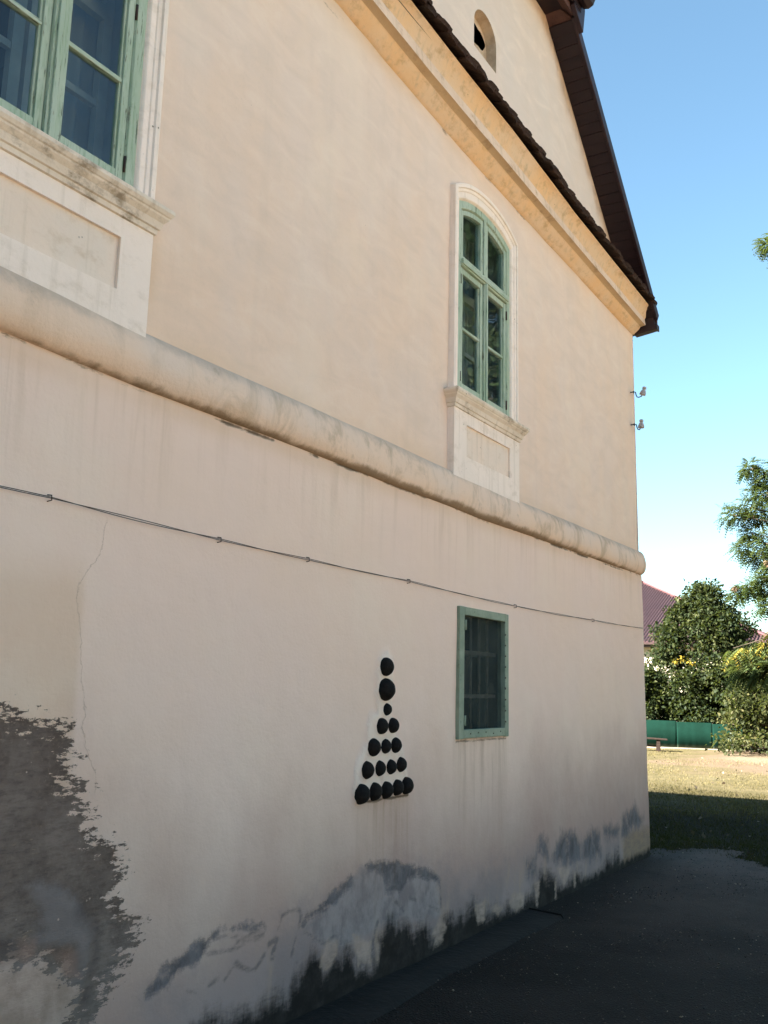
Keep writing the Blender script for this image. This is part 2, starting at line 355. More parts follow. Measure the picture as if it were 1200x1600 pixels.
def asphalt():
    t = NT('old_asphalt'); x, y, z = t.xyz(); n1 = t.noise(.9, 5, .6); n2 = t.noise(5, 5, .65); sp = t.vor(85); sp2 = t.vor(28)
    c = t.mix(t.sm(n1, .35, .65), (.0105, .0078, .0064), (.020, .0152, .0126))
    c = t.mix(t.sm(t.add(x, t.mul(t.add(n1, -.5), 4)), 5.5, 10.0), c, (.085, .062, .052))
    c = t.mix(t.mul(t.sm(n2, .5, .7), .5), c, (.022, .018, .014))
    c = t.mix(t.mul(t.sm(sp.outputs['Distance'], .35, .15), .5), c, (.034, .026, .021))
    c = t.mix(t.mul(t.sm(sp2.outputs['Distance'], .16, .1), t.sm(n2, .45, .6)), c, (.12, .10, .085))
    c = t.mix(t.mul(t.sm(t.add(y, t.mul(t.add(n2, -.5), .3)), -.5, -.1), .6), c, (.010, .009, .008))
    return t.pbr(c, .9, t.bump(t.add(t.mul(sp.outputs['Distance'], 1.2), t.mul(n2, 1.5)), .8, .012), .2)
ASPH = asphalt()
xs = np.concatenate([np.arange(-12, 8.5, .1), np.arange(8.5, 11.61, .04)]); ys = np.arange(-5.6, .11, .05)
X, Y = np.meshgrid(xs, ys, indexing='ij')
edge = 10.05+.9*np.clip(-.1-Y, 0, .55)*np.clip((Y+1.2), 0, 1)-1.3*np.clip(-.75-Y, 0, 1.0)+.35*fbm(X*1.5, Y*1.5, 4)
V, F = grid_mesh(xs, ys, lambda X, Y: np.stack([X, Y, .004+.018*fbm(X*.9, Y*.9, 4)*np.clip((-Y)*2, 0, 1)*np.clip((10.5-X), 0, 1)], -1))
cx = V[F].mean(1); ed = np.interp(np.arange(1), [0], [0])
k = (10.05+.9*np.clip(-.1-cx[:, 1], 0, .55)*np.clip(cx[:, 1]+1.2, 0, 1)-1.3*np.clip(-.75-cx[:, 1], 0, 1.0)+.5*fbm(cx[:, 0]*2.2, cx[:, 1]*2.2, 4)) > cx[:, 0]
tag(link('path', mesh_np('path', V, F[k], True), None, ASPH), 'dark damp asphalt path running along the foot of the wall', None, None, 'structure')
s = MB(); N = 50
for i in range(N):
    xa, xb = -3+i*9.6/N, -3+(i+1)*9.6/N
    da, db = (.24+.05*float(fbm(np.array(x_*1.7), np.array(.3), 3)) for x_ in (xa, xb)); ha, hb = (.016+.010*float(vnoise(np.array(x_*2.), np.array(4.))) for x_ in (xa, xb))
    s.add([(xa, -da-.03, -.01), (xb, -db-.03, -.01), (xb, -db, hb), (xa, -da, ha), (xa, .02, ha+.012), (xb, .02, hb+.012)], [(0, 1, 2, 3), (3, 2, 5, 4)], 0, True)
s.add([(6.6, -.27, -.01), (6.6, -.24, .028), (6.6, .02, .04), (6.6, .02, -.01)], [(3, 2, 1, 0)])
tag(s.build('concrete_strip', simple('mouldy_concrete', (.006, .005, .0045), (.013, .0105, .009), 4, .85, .8, .01)), 'low blackened concrete strip at the foot of the wall', None, None, 'structure')

# loose stones and litter on the path, as one mass
def chips(n, fx, size, nm, label, mat, flat=.6):
    P = fx(n); S = size(n); V = []; F = []
    base = np.array([(1, 0, 0), (0, 1, 0), (-1, 0, 0), (0, -1, 0), (0, 0, 1), (0, 0, -1)], float)
    tri = np.array([(0, 1, 4), (1, 2, 4), (2, 3, 4), (3, 0, 4), (1, 0, 5), (2, 1, 5), (3, 2, 5), (0, 3, 5)])
    ang = rng.random(n)*6.28; jit = 1+.5*(rng.random((n, 6, 1))-.5)
    B = base[None]*jit*S[:, None, None]; B[..., 2] *= flat
    c, s_ = np.cos(ang)[:, None], np.sin(ang)[:, None]
    V = np.stack([B[..., 0]*c-B[..., 1]*s_, B[..., 0]*s_+B[..., 1]*c*.8, B[..., 2]], -1)+P[:, None, :]
    F = (tri[None]+np.arange(n)[:, None, None]*6).reshape(-1, 3)
    me = mesh_np(nm, V.reshape(-1, 3), F); fattr(me, 'tint', np.repeat(rng.random(n), 6))
    return tag(link(nm, me, None, mat), label, None, None, 'stuff')
t = NT('stone_chips'); STONE = t.pbr(t.ramp(t.attr('tint'), [(0, (.03, .03, .03)), (.6, (.05, .043, .037)), (.9, (.11, .09, .07)), (1, (.32, .26, .2))]), .9)
def pxy(n):
    x = 3.2+7.6*rng.random(n)**.8; y = -3.2+3.15*rng.random(n); q = rng.random(n) < .35; k_ = rng.integers(0, 14, n); cxs_ = 4+6*rng.random(14); cys_ = -2.2+2*rng.random(14); x = np.where(q, cxs_[k_]+.28*rng.normal(size=n), x); y = np.where(q, np.minimum(cys_[k_]+.16*rng.normal(size=n), -.03), y); return np.stack([x, y, np.full(n, .008)], -1)
chips(11000, pxy, lambda n: .002+.008*rng.random(n)**5, 'gravel', 'small pale stone chips strewn over the dark path', STONE)

# ------------------------------------------------------------------ the house
house = empty('manor_house', (0, 0, 0), 'large peach plastered house with peeling damp wall, green windows and maroon roof edge', 'house')
XC = 9.55
GREY = [(1.0,1.5),(2.0,1.43),(2.14,1.44),(2.19,1.43),(2.27,1.41),(2.31,1.37),(2.41,1.37),(2.42,1.3),(2.37,1.28),(2.38,1.21),(2.46,1.19),(2.5,1.08),(2.54,1.01),(2.53,.96),(2.61,.94),(2.68,.9),(2.7,.84),(2.67,.78),(2.7,.69),(2.8,.66),(2.82,.61),(2.75,.57),(2.74,.52),(2.66,.43),(2.61,.32),(2.48,.1),(1.0,.1)]
FLAKE = [(1.2,0.634),(2.185,0.621),(2.276,0.609),(2.384,0.595),(2.444,0.544),(2.47,0.508),(2.534,0.498),(2.518,0.434),(2.519,0.37),(2.491,0.315),(2.45,0.2),(1.2,0.2)]
BLUEARC = [(2.255,0.851),(2.336,0.837),(2.415,0.818),(2.502,0.747),(2.557,0.676),(2.576,0.637),(2.576,0.549),(2.549,0.469),(2.517,0.392),(2.505,0.395),(2.519,0.476),(2.524,0.539),(2.499,0.609),(2.391,0.631),(2.329,0.652),(2.34,0.699),(2.323,0.757)]
BRICK = [(2.253,0.679),(2.317,0.666),(2.328,0.615),(2.288,0.599),(2.254,0.626)]
BRICK2 = [(2.375,0.626),(2.494,0.61),(2.526,0.517),(2.54,0.497),(2.458,0.515),(2.442,0.561),(2.395,0.588)]
GROOVE_SHADE = (.013, [(2.516,0.727),(2.556,0.685),(2.585,0.635),(2.591,0.546),(2.573,0.463),(2.571,0.421)])
DARKWEDGE = [(1.9,0.62),(2.185,0.621),(2.249,0.623),(2.261,0.657),(2.206,0.692),(1.9,0.716)]
STROKES = [
 [(2.859,0.357),(2.865,0.384),(2.908,0.401),(2.953,0.46),(3.022,0.462),(3.137,0.492),(3.209,0.52),(3.287,0.524),(3.409,0.513),(3.56,0.495),(3.595,0.472),(3.431,0.493),(3.288,0.512),(3.231,0.485),(3.197,0.437),(3.143,0.419),(3.054,0.403),(2.971,0.364),(2.905,0.346)],
 [(3.868,0.431),(3.91,0.473),(3.975,0.488),(4.278,0.603),(4.289,0.547),(4.154,0.491),(4.018,0.447),(3.912,0.444)],
 [(4.414,0.632),(4.608,0.624),(4.744,0.604),(4.78,0.582),(4.925,0.554),(5.175,0.483),(5.252,0.417),(5.117,0.442),(4.983,0.48),(4.873,0.479),(4.804,0.425),(4.632,0.455),(4.609,0.523),(4.577,0.56),(4.447,0.595)],
 [(6.782,0.389),(6.801,0.472),(6.946,0.449),(6.932,0.344)],
 [(6.552,0.33),(6.626,0.355),(6.729,0.344),(6.745,0.251),(6.591,0.255)],
 [(7.054,0.328),(7.132,0.386),(7.291,0.478),(7.577,0.417),(7.633,0.238),(7.323,0.237),(7.091,0.296)],
 [(7.698,0.23),(7.747,0.354),(7.884,0.412),(8.114,0.372),(8.127,0.188),(7.873,0.199)],
 [(8.232,0.343),(8.236,0.412),(8.639,0.353),(8.583,0.304),(8.353,0.306)],
 [(8.713,0.273),(8.752,0.431),(8.864,0.469),(9.003,0.456),(9.124,0.521),(9.175,0.44),(9.35,0.389),(9.314,0.324),(9.05,0.334),(8.878,0.287)]]
LINES = [
 (0.008, [(3.25,0.495),(3.381,0.474),(3.453,0.481),(3.584,0.466)]),
 (0.011, [(3.207,0.438),(3.294,0.429),(3.365,0.424),(3.403,0.451),(3.487,0.46),(3.574,0.45)]),
 (0.008, [(3.375,0.419),(3.436,0.432),(3.499,0.435),(3.575,0.433)]),
 (0.014, [(3.232,0.315),(3.284,0.324)]),
 (0.009, [(3.324,0.309),(3.361,0.341),(3.395,0.364)]),
 (0.01, [(3.39,0.359),(3.466,0.321),(3.52,0.306),(3.581,0.357)]),
 (0.018, [(3.617,0.395),(3.667,0.405),(3.644,0.337)]),
 (0.009, [(3.097,0.326),(3.144,0.3)]),
 (0.009, [(3.676,0.447),(3.707,0.498),(3.764,0.516),(3.85,0.497)]),
 (0.014, [(3.843,0.426),(3.852,0.466)]),
 (0.01, [(3.79,0.317),(3.821,0.382)]),
 (0.01, [(3.896,0.393),(3.998,0.333),(4.067,0.305),(4.163,0.334)]),
 (0.016, [(3.881,0.428),(3.911,0.466)]),
 (0.009, [(5.175,0.465),(5.253,0.399),(5.27,0.26)]),
 (0.014, [(4.556,0.319),(4.516,0.231),(4.5,0.155)]),
 (0.008, [(4.031,0.452),(4.181,0.517)]),
 (0.008, [(4.855,0.477),(4.983,0.484),(5.117,0.451)]),
 (0.012, [(4.718,0.406),(4.826,0.329)]),
 (0.012, [(4.895,0.385),(4.969,0.356)]),
 (0.01, [(5.121,0.304),(5.241,0.257)])]
PALE = [
 [(5.242,0.212),(5.344,0.157),(5.295,0.076),(5.187,0.069),(5.214,0.128)],
 [(4.536,0.235),(4.582,0.185),(4.57,0.096),(4.55,0.112)],
 [(4.309,0.302),(4.496,0.234),(4.499,0.115),(4.462,0.131),(4.392,0.162),(4.371,0.12),(4.353,0.186)],
 [(4.087,0.316),(4.179,0.297),(4.176,0.23),(4.089,0.175),(4.033,0.209),(4.03,0.261)],
 [(5.736,0.204),(5.9,0.199),(5.887,0.087),(5.778,0.073)],
 [(5.986,0.133),(6.058,0.155),(6.177,0.112),(6.088,0.074)],
 [(6.253,0.129),(6.331,0.176),(6.523,0.158),(6.506,0.061),(6.362,0.062)],
 [(6.692,0.208),(6.797,0.192),(6.752,0.013),(6.717,0.025)],
 [(7.088,0.175),(7.134,0.169),(7.129,0.008),(7.092,0.014)],
 [(7.128,0.237),(7.423,0.196),(7.278,0.072)],
 [(7.475,0.161),(7.533,0.152),(7.52,0.042),(7.479,0.048)],
 [(5.159,0.137),(5.226,0.197),(5.344,0.175),(5.275,0.073)]]
MOUND = [(3.895,0.411),(3.989,0.482),(4.278,0.599),(4.414,0.632),(4.608,0.624),(4.925,0.554),(5.215,0.459),(5.271,0.233),(5.124,0.215),(4.59,0.28),(4.372,0.243),(4.196,0.249),(4,0.304)]
MOULD = [(-2,0.2),(2.9,0.12),(3.318,0.143),(3.563,0.161),(3.673,0.173),(3.767,0.144),(3.833,0.209),(3.928,0.25),(4.032,0.227),(4.048,0.184),(4.183,0.221),(4.283,0.238),(4.377,0.15),(4.503,0.107),(4.577,0.218),(4.723,0.297),(4.864,0.263),(4.937,0.215),(5.125,0.18),(5.224,0.126),(5.323,0.188),(5.566,0.167),(5.696,0.2),(5.972,0.095),(6.207,0.1),(6.425,0.051),(6.657,0.099),(6.797,0.205),(7.088,0.175),(7.239,0.071),(7.566,0.141),(7.732,0.023),(8.096,0.057),(8.342,0.114),(8.597,0.127),(8.695,0.019),(9.257,0.025),(9.563,0.036),(9.7,0.03),(9.7,-0.3),(-2,-0.3)]
BLOOM = [(2.9,.28),(3.1,.31),(3.54,.36),(3.82,.42),(4.07,.46),(4.38,.5),(4.84,.5),(5.2,.42),(5.77,.34),(6.43,.34),(7.01,.33),(8.19,.28),(9.7,.24),(9.7,-.3),(2.9,-.3)]
BED = [(4.48,1.65),(4.51,1.74),(4.6,1.76),(4.66,1.71),(4.66,1.55),(4.64,1.41),(4.71,1.28),(4.78,1.21),(4.84,1.05),(4.87,.95),(4.29,.95),(4.27,1.06),(4.31,1.17),(4.39,1.27),(4.38,1.32),(4.42,1.41),(4.49,1.42),(4.47,1.51)]
CRACK = [(2.49,2.17),(2.48,2.06),(2.44,1.99),(2.39,1.94),(2.37,1.9),(2.38,1.83),(2.41,1.7),(2.43,1.55),(2.45,1.46),(2.48,1.29),(2.52,1.22),(2.53,1.15)]

WINS = (2.06, 5.85)
GH, OH = .43, .53                       # half widths: glazing opening, casing
def string_z(x): return np.interp(x, [1.9, 2.6, 4.1, 6.2, 9.5], [2.757, 2.735, 2.728, 2.717, 2.745])
xs = np.concatenate([np.arange(-1.75, 1.2, .25), np.arange(1.2, 2.1, .025), np.arange(2.1, 5.6, .0125), np.arange(5.6, XC-.001, .025), [XC]])
zs = np.concatenate([[-.05], np.arange(0, .75, .0125), np.arange(.75, 5.55, .025)])
def wfn(X, Z):
    Y = .010*fbm(X*.8, Z*.8, 3)+.006*fbm(X*3.1, Z*3.1, 3)
    Y = Y+.022*np.clip((Z-2.72)/.2, 0, 1)                 # upper storey sits slightly back
    Xo = X+np.where(X > 9.0, (X-9.0)/.55*(np.where(Z < 2.8, .02*(1-Z/2.8), -.05)+.008*fbm(Z*2.0, Z*.3, 3)), 0)
    bed = np.clip(sdpoly(X, Z, BED)/.03+.4, 0, 1); gr = np.clip(sdpoly(X, Z, GREY)/.03, 0, 1)
    fl = np.clip(sdpoly(X, Z, FLAKE)/.02, 0, 1); ba = np.clip(sdpoly(X, Z, BLUEARC)/.04+.5, 0, 1)
    Y = Y-.012*bed+.004*gr-.006*fl-.010*ba*(1-fl)
    mo = np.clip(sdpoly(X, Z, MOULD)/.05+.5, 0, 1); Y = Y+.006*mo*fbm(X*9, Z*9, 2)
    return np.stack([Xo, Y, Z], -1)
V, F = grid_mesh(xs, zs, wfn)
X, Z = (a.ravel() for a in np.meshgrid(xs, zs, indexing='ij'))
cX, cZ = X[F].mean(1), Z[F].mean(1); keep = np.ones(len(F), bool)
for wc in WINS:
    dx = np.abs(cX-wc); keep &= ~((dx < .47) & (cZ > 3.43) & (cZ < 5.07-.11*(dx/.47)**2))
keep &= ~((np.abs(cX-5.825) < .345) & (cZ > 1.275) & (cZ < 2.05))
me = mesh_np('wall', V, F[keep], True)
fattr(me, 'grey', sdpoly(X, Z, GREY)); fattr(me, 'flake', sdpoly(X, Z, FLAKE)); fattr(me, 'bluearc', sdpoly(X, Z, BLUEARC))
fattr(me, 'brick', np.maximum(sdpoly(X, Z, BRICK), sdpoly(X, Z, BRICK2)))
fattr(me, 'stroke', np.max([sdpoly(X, Z, p) for p in STROKES], 0)); fattr(me, 'line', np.max([sdline(X, Z, w, p) for w, p in LINES], 0)); fattr(me, 'pale', np.max([sdpoly(X, Z, p) for p in PALE], 0)); fattr(me, 'mound', sdpoly(X, Z, MOUND)); fattr(me, 'groove_shade', np.maximum(sdline(X, Z, *GROOVE_SHADE), sdpoly(X, Z, DARKWEDGE)-.012)); fattr(me, 'tan', sdpoly(X, Z, [(8.75,.28),(9.05,.31),(9.4,.30),(9.6,.26),(9.6,.0),(8.7,.0)])); fattr(me, 'mould', sdpoly(X, Z, MOULD)); fattr(me, 'bloom', sdpoly(X, Z, BLOOM)); fattr(me, 'bed', sdpoly(X, Z, BED))
def box_m(x0, x1, zt, zb, s=.04): return np.clip((X-x0)/s+.5, 0, 1)*np.clip((x1-X)/s+.5, 0, 1)*np.where(Z < zt, np.clip((Z-zb)/(zt-zb), 0, 1)**1.2, 0)
fattr(me, 'rust', np.maximum(box_m(4.33, 4.86, .97, .35)*.9, np.maximum(box_m(5.42, 6.22, 1.26, .45)*.8, 0)))
dr = np.where(Z < 2.76, np.clip((Z-2.05-.25*fbm(X*1.5, X*0, 2))/.65, 0, 1)**2.0, 0)*.6
for wc in WINS: dr = np.maximum(dr, box_m(wc-.7, wc+.7, 3.45, 2.95, .1)*.5)
fattr(me, 'drip', dr)
oc = np.exp(-((Z-5.42)/.10)**2)*.9+np.where(Z > 2.9, np.exp(-((Z-2.98)/.07)**2)*.4, 0)+np.exp(-((Z-2.70)/.05)**2)*.5
for wc in WINS: oc = np.maximum(oc, np.exp(-((X-wc-.56)/.06)**2-((Z-3.22)/.16)**2)*.8)
oc = oc*(.75+.8*fbm(X*2, Z*2, 3)); fattr(me, 'ochre', np.clip(oc, 0, 1))
so_ = np.exp(-((Z-string_z(X)+.004)/.016)**2)*np.clip(.72+1.5*fbm(X*7, X*0+2, 4), 0, 1)+.8*np.exp(-((Z-5.36)/.03)**2)*np.clip(.35+1.6*fbm(X*3, X*0+8, 3), 0, 1)
so_ += .9*np.exp(-((Z-.95)/.014)**2)*((X > 4.33) & (X < 4.86))+.9*np.exp(-((Z-1.232)/.014)**2)*((X > 5.44) & (X < 6.21))
fattr(me, 'soot', np.clip(so_, 0, 1))
C = np.array(CRACK); crx = np.interp(Z, C[::-1, 1], C[::-1, 0])+.02*fbm(Z*6, Z*0, 3); fattr(me, 'crack', X-crx)
fattr(me, 'crackon', np.where((Z > 1.15) & (Z < 2.17) & (np.abs(X-crx) < .2), np.clip(.75+.9*fbm(Z*2.5, Z*0+3, 2), 0, 1), 0))
link('wall', me, house, WALL_M)

# other sides of the building (they carry the roof and cast its shade)
s = MB(); LX = -1.65
s.add([(XC-.02, .015, -.05), (XC-.02, 12, -.05), (XC-.02, 12, 5.5), (XC-.06, .015, 5.5)], [(0, 1, 2, 3)])
s.add([(LX, .0, -.05), (LX, 12, -.05), (LX, 12, 5.5), (LX, .0, 5.5)], [(3, 2, 1, 0)])
s.add([(LX, 12, -.05), (XC-.02, 12, -.05), (XC-.02, 12, 5.5), (LX, 12, 5.5)], [(3, 2, 1, 0)])
s.build('side_wall', plaster('side_plaster'), house)
# gable wall with a small arched vent
SL = .82
def rake(x): return 5.47+SL*(9.55-x)
bm = bmesh.new()
outer = [(-1.6, 5.5), (9.47, 5.5), (7.07, 7.53), (.86, 7.53)]
arch = [(5.64, 6.30), (6.03, 6.30)]+[(5.835+.195*math.cos(a), 6.52+.17*math.sin(a)) for a in np.linspace(0, math.pi, 13)]
def loop(pts):
    vs_ = [bm.verts.new((x, .004, z)) for x, z in pts]; return [bm.edges.new((vs_[i], vs_[(i+1) % len(vs_)])) for i in range(len(vs_))]
bmesh.ops.triangle_fill(bm, use_beauty=True, use_dissolve=False, edges=loop(outer)+loop(arch))
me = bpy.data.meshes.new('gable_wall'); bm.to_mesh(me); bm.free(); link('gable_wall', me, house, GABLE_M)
# vent: jamb, back plate with a ragged hole
vent = MB(); n = len(arch); D1 = .085
A2 = [(5.835+(x-5.835)*.93, 6.47+(z-6.47)*.95) for x, z in arch]
vent.add([(x, .004, z) for x, z in arch]+[(x, D1, z) for x, z in A2], [(i, (i+1) % n, n+(i+1) % n, n+i) for i in range(n)])
hole = [(5.83+.168*math.cos(a)*(1+.05*math.sin(5*a)), 6.545+.082*math.sin(a)*(1+.1*math.cos(7*a))) for a in np.linspace(0, 2*math.pi, 25)[:-1]]
vo = vent.build('vent_opening', simple('sooty_vent_plaster', (.58, .44, .31), (.40, .29, .19), 9, .9, .6, .006), house)
bm = bmesh.new()
def loop2(pts):
    vs_ = [bm.verts.new((x, D1, z)) for x, z in pts]; return [bm.edges.new((vs_[i], vs_[(i+1) % len(vs_)])) for i in range(len(vs_))]
bmesh.ops.triangle_fill(bm, use_beauty=True, use_dissolve=False, edges=loop2(A2)+loop2(hole))
me = bpy.data.meshes.new('back_plate'); bm.to_mesh(me); bm.free(); link('back_plate', me, vo, vo.data.materials[0])
s = MB(); s.box(5.5, 6.3, .11, .9, 6.1, 6.9); s.f.pop(2); s.m.pop(2); s.sm.pop(2)
s.build('vent_shaft', simple('dark_shaft', (.012, .011, .010), (.02, .018, .016)), vo)

# cornice
def cor_top(x): return np.interp(x, [-2, 4.4, 5.2, 5.9, 7.2, 9.5], [5.74, 5.715, 5.695, 5.69, 5.63, 5.60])
def cor_bot(x): return np.interp(x, [-2, 3.9, 5.2, 9.5], [5.44, 5.435, 5.375, 5.34])
PR = [(.03, -.03), (0.0, 0.0), (-.012, .05), (-.03, .10), (-.055, .18), (-.068, .255), (-.072, .27), (-.125, .30), (-.127, .33), (-.118, .55), (-.118, .57), (-.126, .62), (-.145, .78), (-.175, .92), (-.19, .95), (-.192, 1.0), (.02, 1.01)]
cxs = np.arange(-1.7, 9.51, .1); V = []; F = []; mi = []
for i, x in enumerate(cxs):
    t_, b_ = cor_top(x), cor_bot(x)
    for j, (py, fr) in enumerate(PR):
        V.append((x, py+.006*float(fbm(np.array(x*1.3), np.array(j*.35), 3)), b_+(t_-b_)*fr+.004*float(vnoise(np.array(x*3), np.array(j*.4)))))
m_ = len(PR)
for i in range(len(cxs)-1):
    for j in range(m_-1):
        F.append((i*m_+j, i*m_+j+1, (i+1)*m_+j+1, (i+1)*m_+j)); mi.append(0 if j < 6 else 1 if j < 7 else 2 if j < 10 else 0)
F.append(tuple((len(cxs)-1)*m_+j for j in range(m_-1, -1, -1))); mi.append(0)
s = MB(); s.v = V; s.f = F; s.m = mi; s.sm = [True]*(len(F)-1)+[False]
co = s.build('cornice', [OCHRE_M, SHADE_OCHRE_M, FILLET_M], house)
for f_ in co.data.polygons:
    pass
es = co.modifiers.new('e', 'EDGE_SPLIT'); es.split_angle = R(50)

# string moulding between the storeys
sx = np.concatenate([np.arange(-1.7, 1.2, .2), np.arange(1.2, 9.50, .04), [9.50, 9.515, 9.53, 9.54, 9.547, 9.55]]); ks = 15; V = []
for x in sx:
    e = 1.0 if x < 9.50 else math.sqrt(max(0, 1-((x-9.50)/.052)**2))*.85+.15
    for j in range(ks):
        a = -math.pi/2+math.pi*j/(ks-1); c_ = math.cos(a); h_ = .122
        dy = .060*(max(c_, 0)**.85)*(1.12-.22*math.sin(a))*(1+.18*float(fbm(np.array(x*1.1), np.array(j*.15), 3)))
        V.append((x, .012-dy*e-(.0 if 0 < j < ks-1 else -.02), float(string_z(x))+h_+h_*math.sin(a)*(.9+.1*e)+.010*float(fbm(np.array(x*.9), np.array(j*.05+9), 3))))
V = np.array(V); nx = len(sx); i = np.arange(nx-1)[:, None]*ks+np.arange(ks-1)[None, :]
F = np.stack([i, i+ks, i+ks+1, i+1], -1).reshape(-1, 4)
t = NT('grimy_roll_plaster'); x, y, z = t.xyz()
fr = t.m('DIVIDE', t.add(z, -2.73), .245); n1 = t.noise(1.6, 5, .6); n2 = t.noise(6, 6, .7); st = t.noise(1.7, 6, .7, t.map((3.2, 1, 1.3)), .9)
c = t.mix(t.sm(n1, .35, .65), (.80, .60, .45), (.76, .60, .48))
c = t.mix(t.mul(t.sm(st, .46, .66), t.sm(x, 2.2, 4.0, .15, .5)), c, (.36, .26, .155))
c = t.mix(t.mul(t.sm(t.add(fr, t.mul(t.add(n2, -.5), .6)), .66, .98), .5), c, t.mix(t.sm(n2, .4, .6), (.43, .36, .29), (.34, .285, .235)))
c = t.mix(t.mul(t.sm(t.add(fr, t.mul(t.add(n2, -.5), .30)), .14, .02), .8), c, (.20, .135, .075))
c = t.mix(t.mul(t.sm(n2, .60, .72), .3), c, (.18, .14, .09))
ROLL = t.pbr(c, .92, t.bump(t.add(t.noise(55, 4, .65), t.mul(n2, 1.4)), .45, .008), .12)
link('string_moulding', mesh_np('string_moulding', V, F, True), house, ROLL)

# tile ledge on the cornice: two courses of old plain tiles
t = NT('old_clay_tile'); oi = t.n('ObjectInfo').outputs['Random']; n1 = t.noise(14, 5, .65)
c = t.mix(t.sm(n1, .35, .65), (.032, .017, .012), (.062, .034, .024)); c = t.mix(t.mul(oi, .55), c, (.018, .014, .012))
c = t.mix(t.mul(t.sm(t.noise(22, 4, .6), .56, .68), .55), c, (.10, .10, .075))
TILE = t.pbr(c, .92, t.bump(t.noise(60, 4), .6, .006), .15)
def tile_mesh(k, w=.140, L=.3, th=.024):
    r_ = random.Random(k); pts = []
    for a in np.linspace(math.pi, 2*math.pi, 7): pts.append((w/2*(abs(math.cos(a))**.45)*(1 if math.cos(a) > 0 else -1), .022+.022*math.sin(a)+r_.uniform(-.005, .005)))
    pts += [(w/2, L), (-w/2, L)]
    s = MB(); s.prism(pts, lambda u, v, q: (u, v, q), -th/2, th/2); return s.mesh('tile')
tms = [tile_mesh(k) for k in range(5)]
for m__ in tms: m__.materials.append(TILE)
for row, (yy, zz, off) in enumerate(((-.262, .016, 0), (-.250, .043, .068), (-.232, .072, .03))):
    x = 2.6+off
    while x < 9.50:
        o = bpy.data.objects.new('tile', random.choice(tms)); COL.objects.link(o); o.parent = house
        o.location = (x+random.uniform(-.006, .006), yy+random.uniform(-.016, .012), float(cor_top(x))+zz+random.uniform(-.004, .007))
        o.rotation_euler = (R(22+random.uniform(-4, 4)), R(random.uniform(-3, 3)), R(random.uniform(-4, 4))); x += .139
s = MB(); s.add([(-1.7, -.16, 5.72), (9.45, -.16, 5.62), (9.45, .02, 5.80), (-1.7, .02, 5.9)], [(0, 1, 2, 3)]); s.add([(-1.7, -.16, 5.72), (9.45, -.16, 5.62), (9.45, .02, 5.60), (-1.7, .02, 5.70)], [(3, 2, 1, 0)])
s.build('mortar_bed', simple('tile_mortar', (.12, .10, .085), (.2, .17, .14)), house)

# roof with half hip, soffit boards, verge
MAR = simple('maroon_sheet', (.011, .0042, .006), (.018, .0065, .0095), 3, .55, .15, .003, .4)
MAR2 = simple('maroon_sheet_edge', (.018, .008, .011), (.028, .012, .016), 3, .5, .15, .003, .4)
ROOFT = simple('roof_tiles_red', (.07, .035, .03), (.12, .06, .05), 7, .8, .6, .02)
roof = MB(); yb = 12.3; RX = 3.96; RZ = 5.47+SL*(9.55-RX)
def zr(x): return 5.47+.10+SL*(9.55-x if x > RX else x+1.63)
P = lambda x, y: (x, y, zr(x))
Rp = [P(9.62, -.22), P(9.62, yb), P(RX, yb), P(RX, 2.8), P(7.15, -.22)]
Lp = [P(-1.70, -.22), P(.77, -.22), P(RX, 2.8), P(RX, yb), P(-1.70, yb)]
Hp = [P(.77, -.24), P(7.15, -.24), P(RX, 2.8)]
for poly in (Rp, Lp, Hp):
    n = len(poly); lo = [(x, y, z-.075) for x, y, z in poly]
    roof.add(list(poly)+lo, [tuple(range(n)), tuple(range(2*n-1, n-1, -1))]+[(i, n+i, n+(i+1) % n, (i+1) % n) for i in range(n)])
rf = roof.build('roof', ROOFT, house)
ang = math.atan(SL); Lr = (9.52-7.14)/math.cos(ang); nb = 30
bdm = MB(); bdm.box(-.5, .5, -.11, .11, -.008, .008); bdm = bdm.mesh('soffit_board'); bdm.materials.append(MAR)
for i in range(nb):
    f_ = (i+.5)/nb; x = 7.14+(9.52-7.14)*f_
    o = bpy.data.objects.new('soffit_board', bdm); COL.objects.link(o); o.parent = house
    o.location = (x, -.11, rake(x)+.008+random.uniform(-.002, .0025)); o.scale = (Lr/nb-.004, 1, 1); o.rotation_euler = (R(random.uniform(-.6, .6)), ang, 0)
s = MB(); s.prism([(7.12, rake(7.12)-.015), (9.54, rake(9.54)-.015), (9.60, rake(9.60)+.11), (7.12, rake(7.12)+.12)], lambda u, v, w: (u, w, v), -.245, -.219)
s.build('verge_board', MAR2, house, .004)
s = MB(); s.prism([(.003, 5.335), (-.225, 5.365), (-.232, 5.385), (-.215, 5.435), (-.18, 5.60), (.003, 5.66)], lambda u, v, w: (w, u, v), 9.515, 9.60)
s.box(9.515, 9.612, -.240, -.222, 5.362, 5.425)
s.build('eave_end_box', MAR2, house, .003)
s = MB(); s.prism([(.003, 5.35), (.003, 5.7), (12.2, 5.7), (12.2, 5.35)], lambda u, v, w: (w, u, v), 9.49, 9.58); s.build('side_eave_box', MAR2, house)
s = MB(); s.box(.80, 7.16, -.27, .0, 7.535, 7.55); s.box(.8, 7.18, -.29, -.27, 7.52, 7.66); s.build('hip_soffit', MAR, house)
s = MB(); s.prism([(-.275, 7.70), (-.275, 7.62), (-.30, 7.575), (-.345, 7.56), (-.39, 7.58), (-.41, 7.63), (-.41, 7.70)], lambda u, v, w: (w, u, v), .7, 7.22)
s.prism([(7.02, 7.50), (7.24, 7.36), (7.30, 7.62), (7.22, 7.80), (7.02, 7.80)], lambda u, v, w: (u, w, v), -.285, -.245)
s.build('gutter', MAR2, house, .003)
